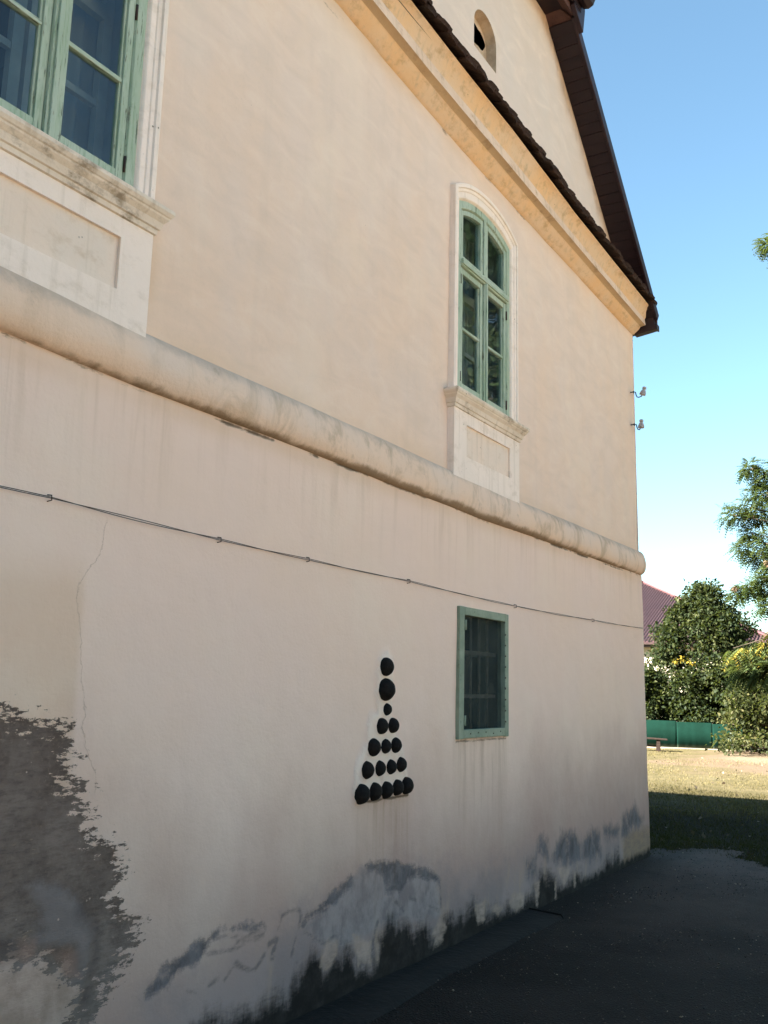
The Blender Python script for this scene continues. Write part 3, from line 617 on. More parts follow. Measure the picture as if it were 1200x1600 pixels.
# ------------------------------------------------------------------ arched windows
def arc(h, cr, sp, n=13, f=1.0):       # top edge: list of (dx,z), left to right, springing sp, crown cr
    return [(h*u, sp+(cr-sp)*(1-abs(u)**2.3)) for u in np.linspace(-1, 1, n)]
def strip_frame(mb, prof, Z0, cy, n=17):
    """sweep the profile (list of (half width, crown, spring, y)) up one jamb, over the arch and down"""
    rings = []
    for h, cr, sp, y in prof:
        pts = [(-h, Z0)]+[(-h, Z0+(sp-Z0)*k/6) for k in range(1, 6)]+arc(h, cr, sp, n)+[(h, Z0+(sp-Z0)*k/6) for k in range(5, 0, -1)]+[(h, Z0)]
        rings.append([(cy+x, y, z) for x, z in pts])
    m_ = len(rings[0]); V = [p for r_ in rings for p in r_]
    mb.add(V, [(a*m_+i, a*m_+i+1, (a+1)*m_+i+1, (a+1)*m_+i) for a in range(len(rings)-1) for i in range(m_-1)], 0)
def cloth_mat():
    t = NT('curtain_cloth'); return t.pbr(t.mix(t.noise(3), (.26, .25, .24), (.34, .33, .32)), .9)
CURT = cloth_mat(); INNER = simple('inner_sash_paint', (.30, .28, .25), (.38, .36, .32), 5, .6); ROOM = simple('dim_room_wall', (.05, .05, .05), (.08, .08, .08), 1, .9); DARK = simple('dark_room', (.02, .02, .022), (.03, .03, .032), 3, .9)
HINGE = simple('rusty_iron', (.035, .022, .016), (.06, .04, .03), 20, .7)
def arched_window(cx):
    w = bpy.data.objects.new('window', None); COL.objects.link(w); w.parent = house; w.location = (0, 0, 0); w.empty_display_size = .2
    zb = 3.512
    s = MB()    # stepped limewashed casing
    strip_frame(s, [(OH+.004, 5.150, 5.005, .04), (OH, 5.146, 5.002, -.024), (OH-.012, 5.136, 4.998, -.030), (OH-.030, 5.112, 4.985, -.030), (OH-.034, 5.108, 4.983, -.019), (OH-.052, 5.088, 4.972, -.017), (OH-.056, 5.083, 4.970, -.010), (GH+.018, 5.035, 4.942, -.009), (GH+.012, 5.030, 4.938, -.003), (GH-.006, 5.012, 4.925, .03)], zb-.01, cx)
    s.build('casing', WHITE_M, w, .002)
    s = MB()    # outer frame
    strip_frame(s, [(GH+.01, 5.03, 4.94, .03), (GH+.004, 5.02, 4.93, .006), (GH-.044, 4.972, 4.893, .004), (GH-.050, 4.966, 4.889, .014), (GH-.056, 4.960, 4.885, .030), (GH-.058, 4.958, 4.884, .085)], zb, cx)
    s.build('frame', WOOD_V, w, .0015)
    s = MB(); s.box(cx-GH+.002, cx+GH-.002, .006, .085, zb+.001, zb+.045); s.box(cx-GH+.012, cx+GH-.012, -.006, .02, zb+.004, zb+.026); s.build('bottom_rail', WOOD_H, w, .003)
    s = MB(); s.box(cx-GH+.05, cx+GH-.05, -.004, .08, 4.462, 4.502); s.box(cx-GH+.045, cx+GH-.045, -.016, .02, 4.474, 4.512); s.build('transom', WOOD_H, w, .004)
    s = MB(); s.box(cx-.024, cx+.024, -.004, .08, zb+.046, 4.461); s.box(cx-.012, cx+.012, -.016, .0, zb+.05, 4.470); s.build('mullion', WOOD_V, w, .004)
    s = MB(); s.box(cx-.020, cx+.020, .004, .08, 4.513, 4.972); s.build('mullion', WOOD_V, w, .004)
    for sgn in (-1, 1):
        a, b = (cx-GH+.054, cx-.026) if sgn < 0 else (cx+.026, cx+GH-.054)
        # casement with two lights
        s = MB(); st = .036; y0, y1 = .012, .055
        s.box(a, a+st, y0, y1, zb+.05, 4.458); s.box(b-st, b, y0, y1, zb+.05, 4.458); s.box(a+st, b-st, y0+.002, y1, zb+.05, zb+.105); s.box(a+st, b-st, y0+.002, y1, 4.418, 4.458)
        s.box(a+st-.001, a+st+.010, y0+.012, y1-.01, zb+.106, 4.417); s.box(b-st-.010, b-st+.001, y0+.012, y1-.01, zb+.106, 4.417)
        c = s.build('casement', WOOD_V, w, .003)
        s = MB(); s.box(a-.004, b+.004, y0-.008, y0+.004, zb+.048, zb+.066); s.build('weather_bar', WOOD_H, w, .003)
        s = MB(); s.box(a+st, b-st, y0+.006, y1-.008, 4.008, 4.028); s.build('muntin', WOOD_H, w, .003)
        for z0, z1 in ((zb+.104, 4.009), (4.027, 4.419)):
            s = MB(); s.box(a+st-.003, b-st+.003, .034, .037, z0, z1); s.build('pane', GLASS, w)
        # top light under the arch
        s = MB(); h0, h1 = (a-cx, b-cx); f = lambda x: 4.884+(4.958-4.884)*(1-abs((x)/(GH-.058))**2.3)
        out = [(h0, 4.514)]+[(x, f(x)-.001) for x in np.linspace(h0, h1, 9)]+[(h1, 4.514)]
        inn = [(h0+.034, 4.55)]+[(x, f(x)-.036) for x in np.linspace(h0+.034, h1-.034, 9)]+[(h1-.034, 4.55)]
        n = len(out)
        V = [(cx+x, y, z) for y in (.012, .055) for pl in (out, inn) for x, z in pl]
        F = []
        for i in range(n):
            j = (i+1) % n; F += [(i, j, n+j, n+i), (n+i, n+j, 3*n+j, 3*n+i), (2*n+j, 2*n+i, 3*n+i, 3*n+j)]
        s.add(V, F); s.build('top_sash', WOOD_V, w, .002)
        s = MB(); s.prism([(x, z) for x, z in inn][::-1], lambda u, v, q: (cx+u, q, v), .034, .037); s.build('pane', GLASS, w)
        for hz in (3.62, 4.33):
            hx = cx+sgn*(GH-.05); s = MB(); s.tube([(hx, .008, hz), (hx, .008, hz+.07)], .006, 6); s.build('hinge', HINGE, w)
        # inner casement of the double window and a curtain
        ia, ib = (cx-.42, cx-.01) if sgn < 0 else (cx+.01, cx+.42)
        s = MB(); s.box(ia, ia+.05, .20, .235, 3.55, 4.95); s.box(ib-.05, ib, .20, .235, 3.55, 4.95); s.box(ia+.05, ib-.05, .20, .235, 3.55, 3.61); s.box(ia+.05, ib-.05, .205, .23, 3.98, 4.01); s.box(ia+.05, ib-.05, .20, .235, 4.40, 4.47)
        s.build('inner_casement', INNER, w)
        ca, cb = (cx-.44, cx-.16) if sgn < 0 else (cx+.16, cx+.44); ux = np.linspace(ca, cb, 40)
        V, F = grid_mesh(ux, np.linspace(3.5, 5.05, 4), lambda X_, Z_: np.stack([X_, .33+.022*np.sin(X_*75+.4*np.sin(Z_*2))+.01*np.sin(X_*31), Z_], -1))
        link('curtain', mesh_np('curtain', V, F, True), w, CURT)
    # reveal box behind, dark room
    s = MB(); s.box(cx-.47, cx-.445, .086, .42, 3.45, 5.1); s.box(cx+.445, cx+.47, .086, .42, 3.45, 5.1); s.box(cx-.445, cx+.445, .086, .42, 3.44, 3.51); s.box(cx-.445, cx+.445, .086, .42, 5.05, 5.1)
    s.build('reveal', INNER, w)
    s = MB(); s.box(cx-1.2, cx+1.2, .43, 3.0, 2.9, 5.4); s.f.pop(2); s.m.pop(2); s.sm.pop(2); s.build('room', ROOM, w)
    # moulded sill
    prof = [(0.0, 3.395), (.010, 3.398), (.012, 3.418), (.020, 3.422), (.022, 3.430), (.028, 3.450), (.044, 3.468), (.046, 3.476), (.052, 3.480), (.060, 3.494), (.060, 3.508), (.054, 3.515)]
    s = MB(); V = []
    for p, z in prof: V += [(cx-OH-p, .03, z), (cx-OH-p, -.03-p, z), (cx+OH+p, -.03-p, z), (cx+OH+p, .03, z)]
    m_ = len(prof); s.add(V, [(a*4+i, a*4+i+1, (a+1)*4+i+1, (a+1)*4+i) for a in range(m_-1) for i in range(3)]+[(3, 2, 1, 0), ((m_-1)*4, (m_-1)*4+1, (m_-1)*4+2, (m_-1)*4+3)])
    si = s.build('sill', SILL_M, w)
    # apron with sunk panel
    px0, px1, pz0, pz1 = cx-.345, cx+.36, 3.09, 3.312
    s = MB(); ax0, ax1, az0, az1 = cx-OH, cx+OH, 2.90, 3.397
    s.box(ax0, px0, -.03, .04, az0, az1); s.box(px1, ax1, -.03, .04, az0, az1); s.box(px0, px1, -.0296, .04, pz1, az1); s.box(px0, px1, -.0296, .04, az0, pz0)
    s.build('apron', WHITE_M, w)
    s = MB(); s.box(px0-.001, px1+.001, -.014, .04, pz0-.001, pz1+.001); s.build('apron_panel', PANEL_M, w)
    return w
for k_, c_ in enumerate(WINS):
    w_ = arched_window(c_)
    tag(w_, ('green window with dark blue panes over a stained sill at the top left', 'whole arched green window with tree reflections near the far end of the wall')[k_])

# ------------------------------------------------------------------ basement window
bw = bpy.data.objects.new('basement_window', None); COL.objects.link(bw); bw.parent = house; bw.location = (5.825, 0, 1.24)
L_, R_, B_, T_ = -.38, .382, 0.0, .847
t = NT('weathered_green_frame'); n1 = t.noise(7, 5, .65); n2 = t.noise(35, 5, .7)
c = t.mix(t.sm(n1, .35, .65), (.215, .275, .20), (.29, .345, .26)); c = t.mix(t.mul(t.sm(n2, .6, .7), .85), c, (.045, .045, .035))
BFR = t.pbr(c, .7, t.bump(t.add(n1, n2), .5, .004), .25)
def bar(nm, x0, x1, z0, z1, y0=-.022, y1=.04, sk=.004):
    s = MB(); s.box(x0, x1, y0+random.uniform(-.001, .001), y1, z0, z1)
    s.v = [(x+random.uniform(-sk, sk)*.5, y, z+random.uniform(-sk, sk)*.5) for x, y, z in s.v]; return s.build(nm, BFR, bw, .004)
bar('frame', L_, L_+.07, B_, T_); bar('frame', R_-.062, R_, B_, T_); bar('frame', L_+.071, R_-.063, T_-.055, T_-.001); bar('frame', L_+.071, R_-.063, B_+.002, B_+.058)
def screen_mat():
    t = NT('fly_screen'); d = t.n('BsdfPrincipled'); d.inputs['Roughness'].default_value = .8; d.inputs['Specular IOR Level'].default_value = .2
    n1 = t.noise(4, 4, .6); t.set(d.inputs['Base Color'], t.mix(t.sm(n1, .35, .65), (.028, .042, .040), (.045, .060, .055)))
    tr = t.n('BsdfTransparent'); mx = t.n('MixShader'); t.set(mx.inputs[0], t.sm(n1, .25, .75, .45, .72)); t.t.links.new(tr.outputs[0], mx.inputs[1]); t.t.links.new(d.outputs[0], mx.inputs[2]); t.t.links.new(mx.outputs[0], t.out.inputs[0])
    return t.mat
V, F = grid_mesh(np.linspace(L_+.06, R_-.05, 20), np.linspace(B_+.04, T_-.045, 20), lambda X_, Z_: np.stack([X_, .012+.008*fbm(X_*5, Z_*5, 3), Z_], -1))
link('fly_screen', mesh_np('fly_screen', V, F, True), bw, screen_mat())
IRON = simple('pale_iron_bar', (.16, .155, .125), (.22, .21, .17), 20, .7)
for x in (-.27, -.14, -.01, .12, .25):
    s = MB(); s.tube([(x, .085, .03), (x, .085, .82)], .009, 8); s.build('window_bar', IRON, bw)
for z in (.27, .56):
    s = MB(); s.box(-.36, .36, .072, .08, z-.013, z+.013); s.build('cross_bar', IRON, bw)
s = MB(); s.box(-.36, -.33, .14, .2, .0, .85); s.box(.33, .36, .14, .2, .0, .85); s.box(-.06, -.0, .14, .19, .04, .8); s.box(-.33, .33, .145, .19, .54, .58); s.build('inner_sash', simple('old_grey_green', (.10, .13, .11), (.14, .17, .14)), bw)
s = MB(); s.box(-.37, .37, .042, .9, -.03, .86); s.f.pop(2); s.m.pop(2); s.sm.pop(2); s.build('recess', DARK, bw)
for hz in (.09, .70):
    s = MB(); s.box(-.318, -.304, -.031, -.02, hz, hz+.055); s.tube([(-.311, -.030, hz-.006), (-.311, -.030, hz+.06)], .006, 6); s.build('hinge', BFR, bw)
for k_ in range(9):
    z = .10+k_*.075; s = MB(); M_ = Matrix.Translation((R_-.058, -.020, z)) @ Matrix.Rotation(R(90), 4, 'X'); s.lathe([(.0065, 0), (.006, .004), (.002, .006)], M_, 6); s.build('nail', HINGE, bw)
for k_ in range(5):
    x = -.22+k_*.115; s = MB(); M_ = Matrix.Translation((x, -.022, .03+random.uniform(-.008, .008))) @ Matrix.Rotation(R(90), 4, 'X'); s.lathe([(.005, 0), (.0045, .003), (.002, .005)], M_, 6); s.build('nail', HINGE, bw)

# ------------------------------------------------------------------ cannonballs set in the wall
t = NT('black_iron'); n1 = t.noise(16, 5, .6); n2 = t.noise(60, 4, .6)
BALL = t.pbr(t.mix(t.sm(n1, .4, .7), (.0075, .0065, .006), (.016, .0135, .012)), .85, t.bump(t.add(n2, n1), .7, .006), .2)
BZ = [(4.579,1.668,51),(4.584,1.542,61),(4.595,1.433,33),(4.544,1.343,44),(4.664,1.344,42),(4.466,1.232,47),(4.588,1.233,39),(4.697,1.235,42),(4.406,1.116,46),(4.533,1.118,41),(4.651,1.119,40),(4.759,1.126,41),(4.361,.996,52),(4.489,.999,48),(4.609,.998,46),(4.725,1.003,44),(4.829,1.006,48)]
BL = ['topmost black cannonball of the wall pyramid, just above the largest one', 'largest black cannonball, second from the top of the pyramid', 'smallest black cannonball, alone at the neck above the row of two',
 'left black cannonball in the row of two', 'right black cannonball in the row of two',
 'left black cannonball in the row of three', 'middle black cannonball in the row of three', 'right black cannonball in the row of three',
 'leftmost black cannonball in the row of four', 'second black cannonball from the left in the row of four', 'third black cannonball from the left in the row of four', 'rightmost black cannonball in the row of four',
 'leftmost black cannonball in the bottom row of five', 'second black cannonball from the left in the bottom row of five', 'middle black cannonball in the bottom row of five', 'fourth black cannonball from the left in the bottom row of five', 'rightmost black cannonball in the bottom row of five']
for (bx, bz, hp), lb in zip(BZ, BL):
    r_ = hp/3.4286/283; s = MB(); pr = []
    for a in np.linspace(R(-35), R(90), 12): pr.append((max(r_*math.cos(a), .0005), r_*math.sin(a)))
    s.lathe(pr, Matrix.Rotation(R(90), 4, 'X'), 28)
    s.v = [(x*(1+.03*math.sin(9*z/r_+bx*50)), y, z*(1+.025*math.cos(7*x/r_+bz*40))) for x, y, z in s.v]
    o = s.build('cannonball', BALL); o.location = (bx-.42*r_, -.008, bz); o.rotation_euler = (R(random.uniform(-8, 8)), random.uniform(0, 6), R(random.uniform(-8, 8)))
    o.rotation_euler = (R(random.uniform(-6, 6)), 0, R(random.uniform(-6, 6)))
    tag(o, lb, 'cannonball', 'black cannonballs set into the wall')

# ------------------------------------------------------------------ cable along the wall
CAB = simple('old_wire', (.07, .045, .032), (.13, .085, .06), 30, .8)
cab = empty('cable', (0, 0, 2.19), 'thin twisted brown wire stretched along the wall under the moulding', 'cable')
kx = [-1.6, .6, 2.206, 3.126, 3.788, 4.798, 6.344, 8.017, 9.54]; kz = [2.21, 2.21, 2.202, 2.182, 2.178, 2.177, 2.160, 2.179, 2.206]
for ph in (0, 1):
    P = []
    for a in range(len(kx)-1):
        for u in np.linspace(0, 1, 30)[:-1]:
            x = kx[a]+(kx[a+1]-kx[a])*u; sag = -.006*math.sin(math.pi*u)*(.5+ph*.5)*min(1, (kx[a+1]-kx[a])/1.2)
            tw = math.sin(x*5.5+ph*math.pi)*.003
            P.append((x, -.014+math.cos(x*5.5+ph*math.pi)*.004, np.interp(x, kx, kz)+sag+tw-2.19))
    s = MB(); s.tube(P, .0016, 5); s.build('wire', CAB, cab)
for a in range(1, len(kx)-1):
    s = MB(); z = kz[a]-2.19; x = kx[a]
    s.tube([(x, .01, z+.012), (x, -.02, z+.008), (x+.002, -.020, z-.010), (x, .01, z-.014)], .0024, 6); s.build('staple', HINGE, cab)

# ------------------------------------------------------------------ insulators
POR = simple('grimy_porcelain', (.42, .38, .36), (.30, .27, .27), 25, .35, .1, .001, .5); HOOK = simple('black_hook', (.02, .022, .028), (.035, .035, .04), 20, .6)
for k_, (X0, Z0, lb) in enumerate(((9.37, 4.648, 'upper grey porcelain insulator on a bent hook at the wall corner'), (9.37, 4.298, 'lower grey porcelain insulator on a bent hook at the wall corner'))):
    o = empty('insulator', (X0, 0, Z0), lb, 'insulator', 'porcelain insulators at the wall corner')
    y1 = (-.11, -.085)[k_]; ty = (-.020, 0.0)[k_]
    s = MB(); s.tube([(0, .04, .006), (0, -.02, .008), (0, -.036, .002), (0, -.042, -.03), (0, -.052, -.052), (0, -.070, -.058), (0, y1+.012, -.05), (0, y1, -.02), (0, y1+ty, .03)], .0055, 8); s.build('hook', HOOK, o)
    s = MB(); s.lathe([(.016, .02), (.010, .012), (.002, .01)][::-1], Matrix.Translation((0, .004, .006)) @ Matrix.Rotation(R(90), 4, 'X'), 10); s.build('rosette', HOOK, o)
    M_ = Matrix.Translation((0, y1, -.03)) @ Matrix.Rotation(R((18, 4)[k_]), 4, 'X')
    s = MB(); s.lathe([(.012, -.012), (.030, -.010), (.033, -.002), (.031, .012), (.026, .030), (.021, .040), (.016, .044), (.015, .052), (.021, .058), (.022, .068), (.017, .078), (.006, .082)], M_, 18); s.build('porcelain', POR, o)

# ------------------------------------------------------------------ vegetation
def leaf_mat(name, stops, trans=.25):
    t = NT(name); c = t.ramp(t.attr('tint'), stops)
    d = t.n('BsdfPrincipled'); t.set(d.inputs['Base Color'], c); d.inputs['Roughness'].default_value = .62; d.inputs['Specular IOR Level'].default_value = .15
    tl = t.n('BsdfTranslucent'); t.set(tl.inputs[0], t.mix(.5, c, (.16, .20, .03)))
    mx = t.n('MixShader'); mx.inputs[0].default_value = trans; t.t.links.new(d.outputs[0], mx.inputs[1]); t.t.links.new(tl.outputs[0], mx.inputs[2]); t.t.links.new(mx.outputs[0], t.out.inputs[0])
    return t.mat
BARK = simple('bark', (.05, .04, .03), (.10, .08, .06), 9, .95, .9, .02, .1, (1, 1, .3))
def leaves(P, size, N=None, droop=.3, asp=.55):
    """one folded quad per point; returns V,F"""
    n = len(P); S = size if isinstance(size, np.ndarray) else np.full(n, size)
    d = rng.normal(size=(n, 3)); d[:, 2] -= droop
    if N is not None: d += N*1.1
    d /= np.linalg.norm(d, axis=1, keepdims=True)
    upv = rng.normal(size=(n, 3))*.6+np.array([0, 0, 1.0]); sd_ = np.cross(d, upv); sd_ /= np.linalg.norm(sd_, axis=1, keepdims=True)+1e-9; nn = np.cross(sd_, d)
    S = S[:, None]
    V = np.stack([P, P+d*S*.5+sd_*S*asp*.5+nn*S*.12, P+d*S-nn*S*.1, P+d*S*.5-sd_*S*asp*.5+nn*S*.12], 1)
    return V.reshape(-1, 3), np.arange(n*4).reshape(-1, 4)
def clumps(centers, radii, n_each, shell=.55):
    C_ = np.repeat(np.asarray(centers, float), n_each, 0); r_ = np.repeat(np.asarray(radii, float), n_each, 0)
    d = rng.normal(size=(len(C_), 3)); d /= np.linalg.norm(d, axis=1, keepdims=True)
    rad = (shell+(1-shell)*rng.random(len(C_)))[:, None]*r_[:, None]*(.75+.5*rng.random(len(C_)))[:, None]
    return C_+d*rad*np.array([1, 1, .8]), d
def crown(name, parent, P, D, size, tints, mat, droop=.3, asp=.55):
    V, F = leaves(P, size, D, droop, asp); me = mesh_np(name, V, F); fattr(me, 'tint', np.repeat(tints, 4)); return link(name, me, parent, mat)
def limb(a, b, r0, r1, wob=.12, n=6):
    a, b = Vector(a), Vector(b); L = (b-a).length
    return [a.lerp(b, k/n)+Vector((random.uniform(-1, 1), random.uniform(-1, 1), random.uniform(-.5, .5)))*(wob*L*.25 if 0 < k < n else 0) for k in range(n+1)], [r0+(r1-r0)*k/n for k in range(n+1)]
OLIVE = [(0, (.007, .013, .004)), (.35, (.016, .026, .009)), (.7, (.033, .043, .015)), (.93, (.065, .07, .026)), (1, (.30, .22, .03))]
# dense dark tree behind the green fence
def dense_tree(name, base, cen, rad, top, label, cat, group, nclump, nleaf, size, mat, cone=1.0, yellow=0):
    o = empty(name, base, label, cat, group); bx, by, bz = base
    s = MB(); P, rr = limb((0, 0, -.1), (0.05, .05, (top-bz)*.8), .11, .03); s.tube(P, rr, 8)
    cs, rs = [], []
    for k in range(nclump):
        u = rng.random()**.85; z = .2+(top-bz-.35)*u; rmax = rad*np.interp(u, [0, .15, .35, .65, .85, 1], [.95, 1.0, 1, .76, .44, .08]) if cone else rad*math.sqrt(max(.05, 1-(max(0, u-.3)/.7)**2))
        a = rng.random()*6.283; rmax = rmax*(1+.75*float(vnoise(np.array(a*1.6+bx), np.array(z*1.3)))); q = rmax*(.55+.45*rng.random()); c = (cen[0]-bx+q*math.cos(a), cen[1]-by+q*math.sin(a), z)
        cs.append(c); rs.append((.22+.26*rng.random())*rad/1.7)
        if k % 4 == 0: P, rr = limb((0, 0, max(.15, z-.6)), c, .03, .008); s.tube(P, rr, 5)
    s.build('trunk', BARK, o)
    P, D = clumps(cs, rs, nleaf, .35); cb = np.repeat(.42*rng.random(nclump)**1.5, nleaf)
    ti = np.clip(cb+.75*rng.random(len(P))**1.3, 0, .91)
    crown('crown', o, P, D, size*(.7+.6*rng.random(len(P))), ti, mat, .35, .6)
    # a few yellow sprays
    if yellow:
        C2 = np.array([[-1.6, .35, 2.55], [-1.65, -.15, 2.5], [-1.5, .1, 2.65]]); P, D = clumps(C2, [.10]*3, 12, .2); crown('yellow_leaves', o, P, D, size*np.ones(len(P)), np.ones(len(P)), mat, 1.0)
    return o
OL = leaf_mat('olive_foliage', OLIVE, .22)
dense_tree('tree', (30.9, 4.55, 0), (30.9, 4.35, 0), 1.85, 5.12, 'dense dark green conical tree behind the green fence', 'tree', None, 300, 110, .115, OL, 1.0, 1)
dense_tree('bush', (29.9, 6.1, 0), (30.0, 6.0, 0), 1.2, 2.35, 'leafy bush behind the fence beside the house corner', 'bush', None, 110, 90, .115, OL, 0)
dense_tree('bush', (30.4, 3.1, 0), (30.4, 3.0, 0), 1.35, 3.2, 'pale leaved bush behind the fence right of the conical tree', 'bush', None, 120, 90, .115, OL, 0)
dense_tree('shrub', (30.6, 4.75, 0), (30.5, 4.75, 0), 1.15, 2.3, 'low dark shrub under the conical tree right behind the fence', 'bush', None, 90, 90, .115, OL, 0)
t_ = [(0, (.010, .015, .005)), (.4, (.028, .036, .012)), (.75, (.056, .060, .021)), (.93, (.12, .11, .045)), (1, (.28, .2, .08))]
dense_tree('bush', (28.0, 1.75, 0), (28.0, 1.75, 0), 1.55, 2.6, 'spreading yellow green bush in front of the fence at right', 'bush', None, 180, 100, .11, leaf_mat('bright_foliage', t_, .3), 0)

# feathery tree on the right: trunk outside the picture, boughs reaching in
ash = empty('feathery_tree', (16.0, -3.9, 0), 'tall tree at right with feathery leaves and tan seed bunches against sky', 'tree')
s = MB(); TB = Vector((16.0, -3.9, 0)); P, rr = limb((0, 0, -.1), (0, .3, 7.6), .21, .06, .08, 9); s.tube(P, rr, 10)
# visible boughs: (y, z, radius) at x about 16 -- world coordinates
VIS = [(.35,4.48,.20),(.12,4.62,.22),(-.10,4.80,.22),(-.02,4.45,.16),(.12,4.18,.12),(-.35,4.55,.30),(.03,5.22,.14),(-.08,5.02,.13),(-.32,5.15,.2),(-.14,3.98,.15),(-.34,4.1,.22),(.24,3.92,.15),(.05,3.78,.16),(-.2,3.66,.18),(-.38,3.86,.2),(-.05,3.42,.13),(-.3,3.38,.16),
       (.34,3.22,.09),(.15,3.28,.14),(-.08,3.25,.16),(-.3,3.12,.18),(-.1,2.98,.14),(-.4,2.85,.16),(-.6,4.0,.4),(-.7,4.6,.4),(-.65,3.3,.35),(-.75,5.2,.35),(-.42,9.1,.13),(-.55,9.25,.15),(-.7,8.9,.25),(-.62,5.6,.2)]
_rx = random.Random(3); XS = [15.85+.3*_rx.random() for _ in VIS]
def pinnate(P, D, L, npair=6, lw=.03):
    """compound leaves: paired leaflets along a drooping rachis -> points, dirs"""
    n = len(P); k = np.arange(1, npair+1)/npair; d = D*.9+rng.normal(size=D.shape)*.45; d[:, 2] -= .25; d /= np.linalg.norm(d, axis=1, keepdims=True)
    side = np.cross(d, np.array([0, 0, 1.])+.3*rng.normal(size=d.shape)); side /= np.linalg.norm(side, axis=1, keepdims=True)+1e-9
    pts = P[:, None, :]+d[:, None, :]*(k[None, :, None]*L)-np.array([0, 0, 1.])*(k[None, :, None]**2*L*.35)
    V = []; tid = []
    for sg in (-1, 1):
        a = pts; q = side[:, None, :]*sg*.8+d[:, None, :]*.55-np.array([0, 0, .35]); q = q/np.linalg.norm(q, axis=2, keepdims=True)
        ln = L*.40*(1-.35*k)[None, :, None]; w_ = np.cross(q, side[:, None, :]*0+np.array([.2, .1, 1.]))
        w_ = w_/np.linalg.norm(w_, axis=2, keepdims=True)*ln*.24
        V.append(np.stack([a, a+q*ln*.45+w_, a+q*ln, a+q*ln*.45-w_], 2))
    V = np.concatenate(V, 1).reshape(-1, 3); return V, np.arange(len(V)).reshape(-1, 4), np.repeat(np.arange(n), npair*2*4)
ASHL = leaf_mat('feathery_foliage', [(0, (.020, .038, .013)), (.45, (.042, .068, .024)), (.85, (.075, .098, .036)), (.9, (.14, .13, .04)), (1, (.42, .30, .045))], .35)
cs = [(x-16, y+3.9, z) for x, (y, z, r_) in zip(XS, VIS)]; rs = [v[2] for v in VIS]
for c, r_ in zip(cs, rs):
    k0 = Vector((0, .15, max(1.8, c[2]-1.5))); P, rr = limb(k0, c, .045, .008, .1, 8); s.tube(P, rr, 5)
# rest of the crown, out of frame
cc = []; rc = []
for k in range(300):
    d = rng.normal(size=3); d /= np.linalg.norm(d); q = np.array([-.8, -.9, 7.0])+d*np.array([3.8, 3.1, 5.0])*(.45+.55*rng.random())
    if q[1]-3.9 > -1.25-.1*max(0, 14.5-16-q[0]) or q[2] < 2.6: continue
    cc.append(q); rc.append(.35+.35*rng.random())
    if k % 3 == 0: P, rr = limb((0, .1, max(2, q[2]-1.8)), q, .06, .01); s.tube(P, rr, 5)
s.build('trunk', BARK, ash)
P, D = clumps(cs, [q*1.12 for q in rs], 105, .15); V, F, idx = pinnate(P, D, .15, 5)
V2, F2 = leaves(*(lambda pd: (pd[0], .10+.07*rng.random(len(pd[0])), pd[1]))(clumps(cc, rc, 300, .3)))
me = mesh_np('crown', np.concatenate([V, V2]), np.concatenate([F, F2+len(V)]))
tb = rng.random(len(P))*.85; fattr(me, 'tint', np.concatenate([tb[idx], np.repeat(rng.random(len(V2)//4)*.85, 4)])); link('crown', me, ash, ASHL)
# hanging seed bunches
SEED = leaf_mat('dry_seed', [(0, (.09, .055, .035)), (.5, (.15, .098, .065)), (1, (.23, .17, .11))], .3)
sc_ = [(.20,4.50,.08),(.10,4.44,.08),(.02,4.33,.06),(-.33,4.72,.07),(-.30,4.2,.09),(-.38,4.18,.07),(-.30,3.41,.08),(.36,3.27,.05),(.2,3.30,.04),(-.33,3.12,.06),(-.38,2.95,.09),(-.44,3.2,.06),(-.42,5.0,.07),(.0,5.28,.05),(-.2,3.62,.05)]
for y, z, r_ in sc_:
    P, D = clumps([(random.uniform(-.45, .2), y+3.9, z)], [r_], 90, .2); D = D*.4-np.array([0, 0, .6]); o_ = crown('seed_bunch', ash, P, D, .05*np.ones(len(P)), rng.random(len(P)), SEED, .8, .35)
# low drooping bough, yellowing
C3 = [(-2.0, 3.95, 2.17), (-2.05, 3.78, 2.22), (-1.9, 3.62, 2.25), (-2.0, 3.50, 2.30), (-2.1, 3.38, 2.42), (-1.95, 3.45, 2.16)]
P, D = clumps(C3, [.09, .10, .11, .11, .12, .11], 9, .2); V, F, idx = pinnate(P, D*np.array([1, 1, .3])+np.array([0, .2, -.75]), .20, 6)
me = mesh_np('yellow_leaves', V, F); fattr(me, 'tint', np.where(rng.random(len(P)) < .32, .92+.07*rng.random(len(P)), .55+.35*rng.random(len(P)))[idx]); link('yellow_leaves', me, ash, ASHL)
C4 = [(-2.0, 3.86, 1.98), (-2.0, 3.70, 1.98), (-1.95, 3.55, 2.0), (-2.05, 3.42, 1.98), (-2.0, 3.62, 1.9)]
P, D = clumps(C4, [.08, .1, .1, .1, .1], 16, .2); V, F, idx = pinnate(P, D*.4+np.array([0, .7, -.1]), .24, 9)
me = mesh_np('low_fronds', V, F); fattr(me, 'tint', (.62+.24*rng.random(len(P)))[idx]); link('low_fronds', me, ash, ASHL)
s = MB(); P, rr = limb((0, .1, 2.5), (-1.9, 3.2, 2.45), .05, .012, .06, 8); s.tube(P, rr, 6); P, rr = limb((-1.9, 3.2, 2.45), (-2.0, 3.95, 2.22), .012, .004, .05, 6); s.tube(P, rr, 5)
P, rr = limb((-1.2, 2.2, 2.45), (-2.0, 3.8, 2.02), .015, .004, .05, 6); s.tube(P, rr, 5); s.build('bough', BARK, ash)

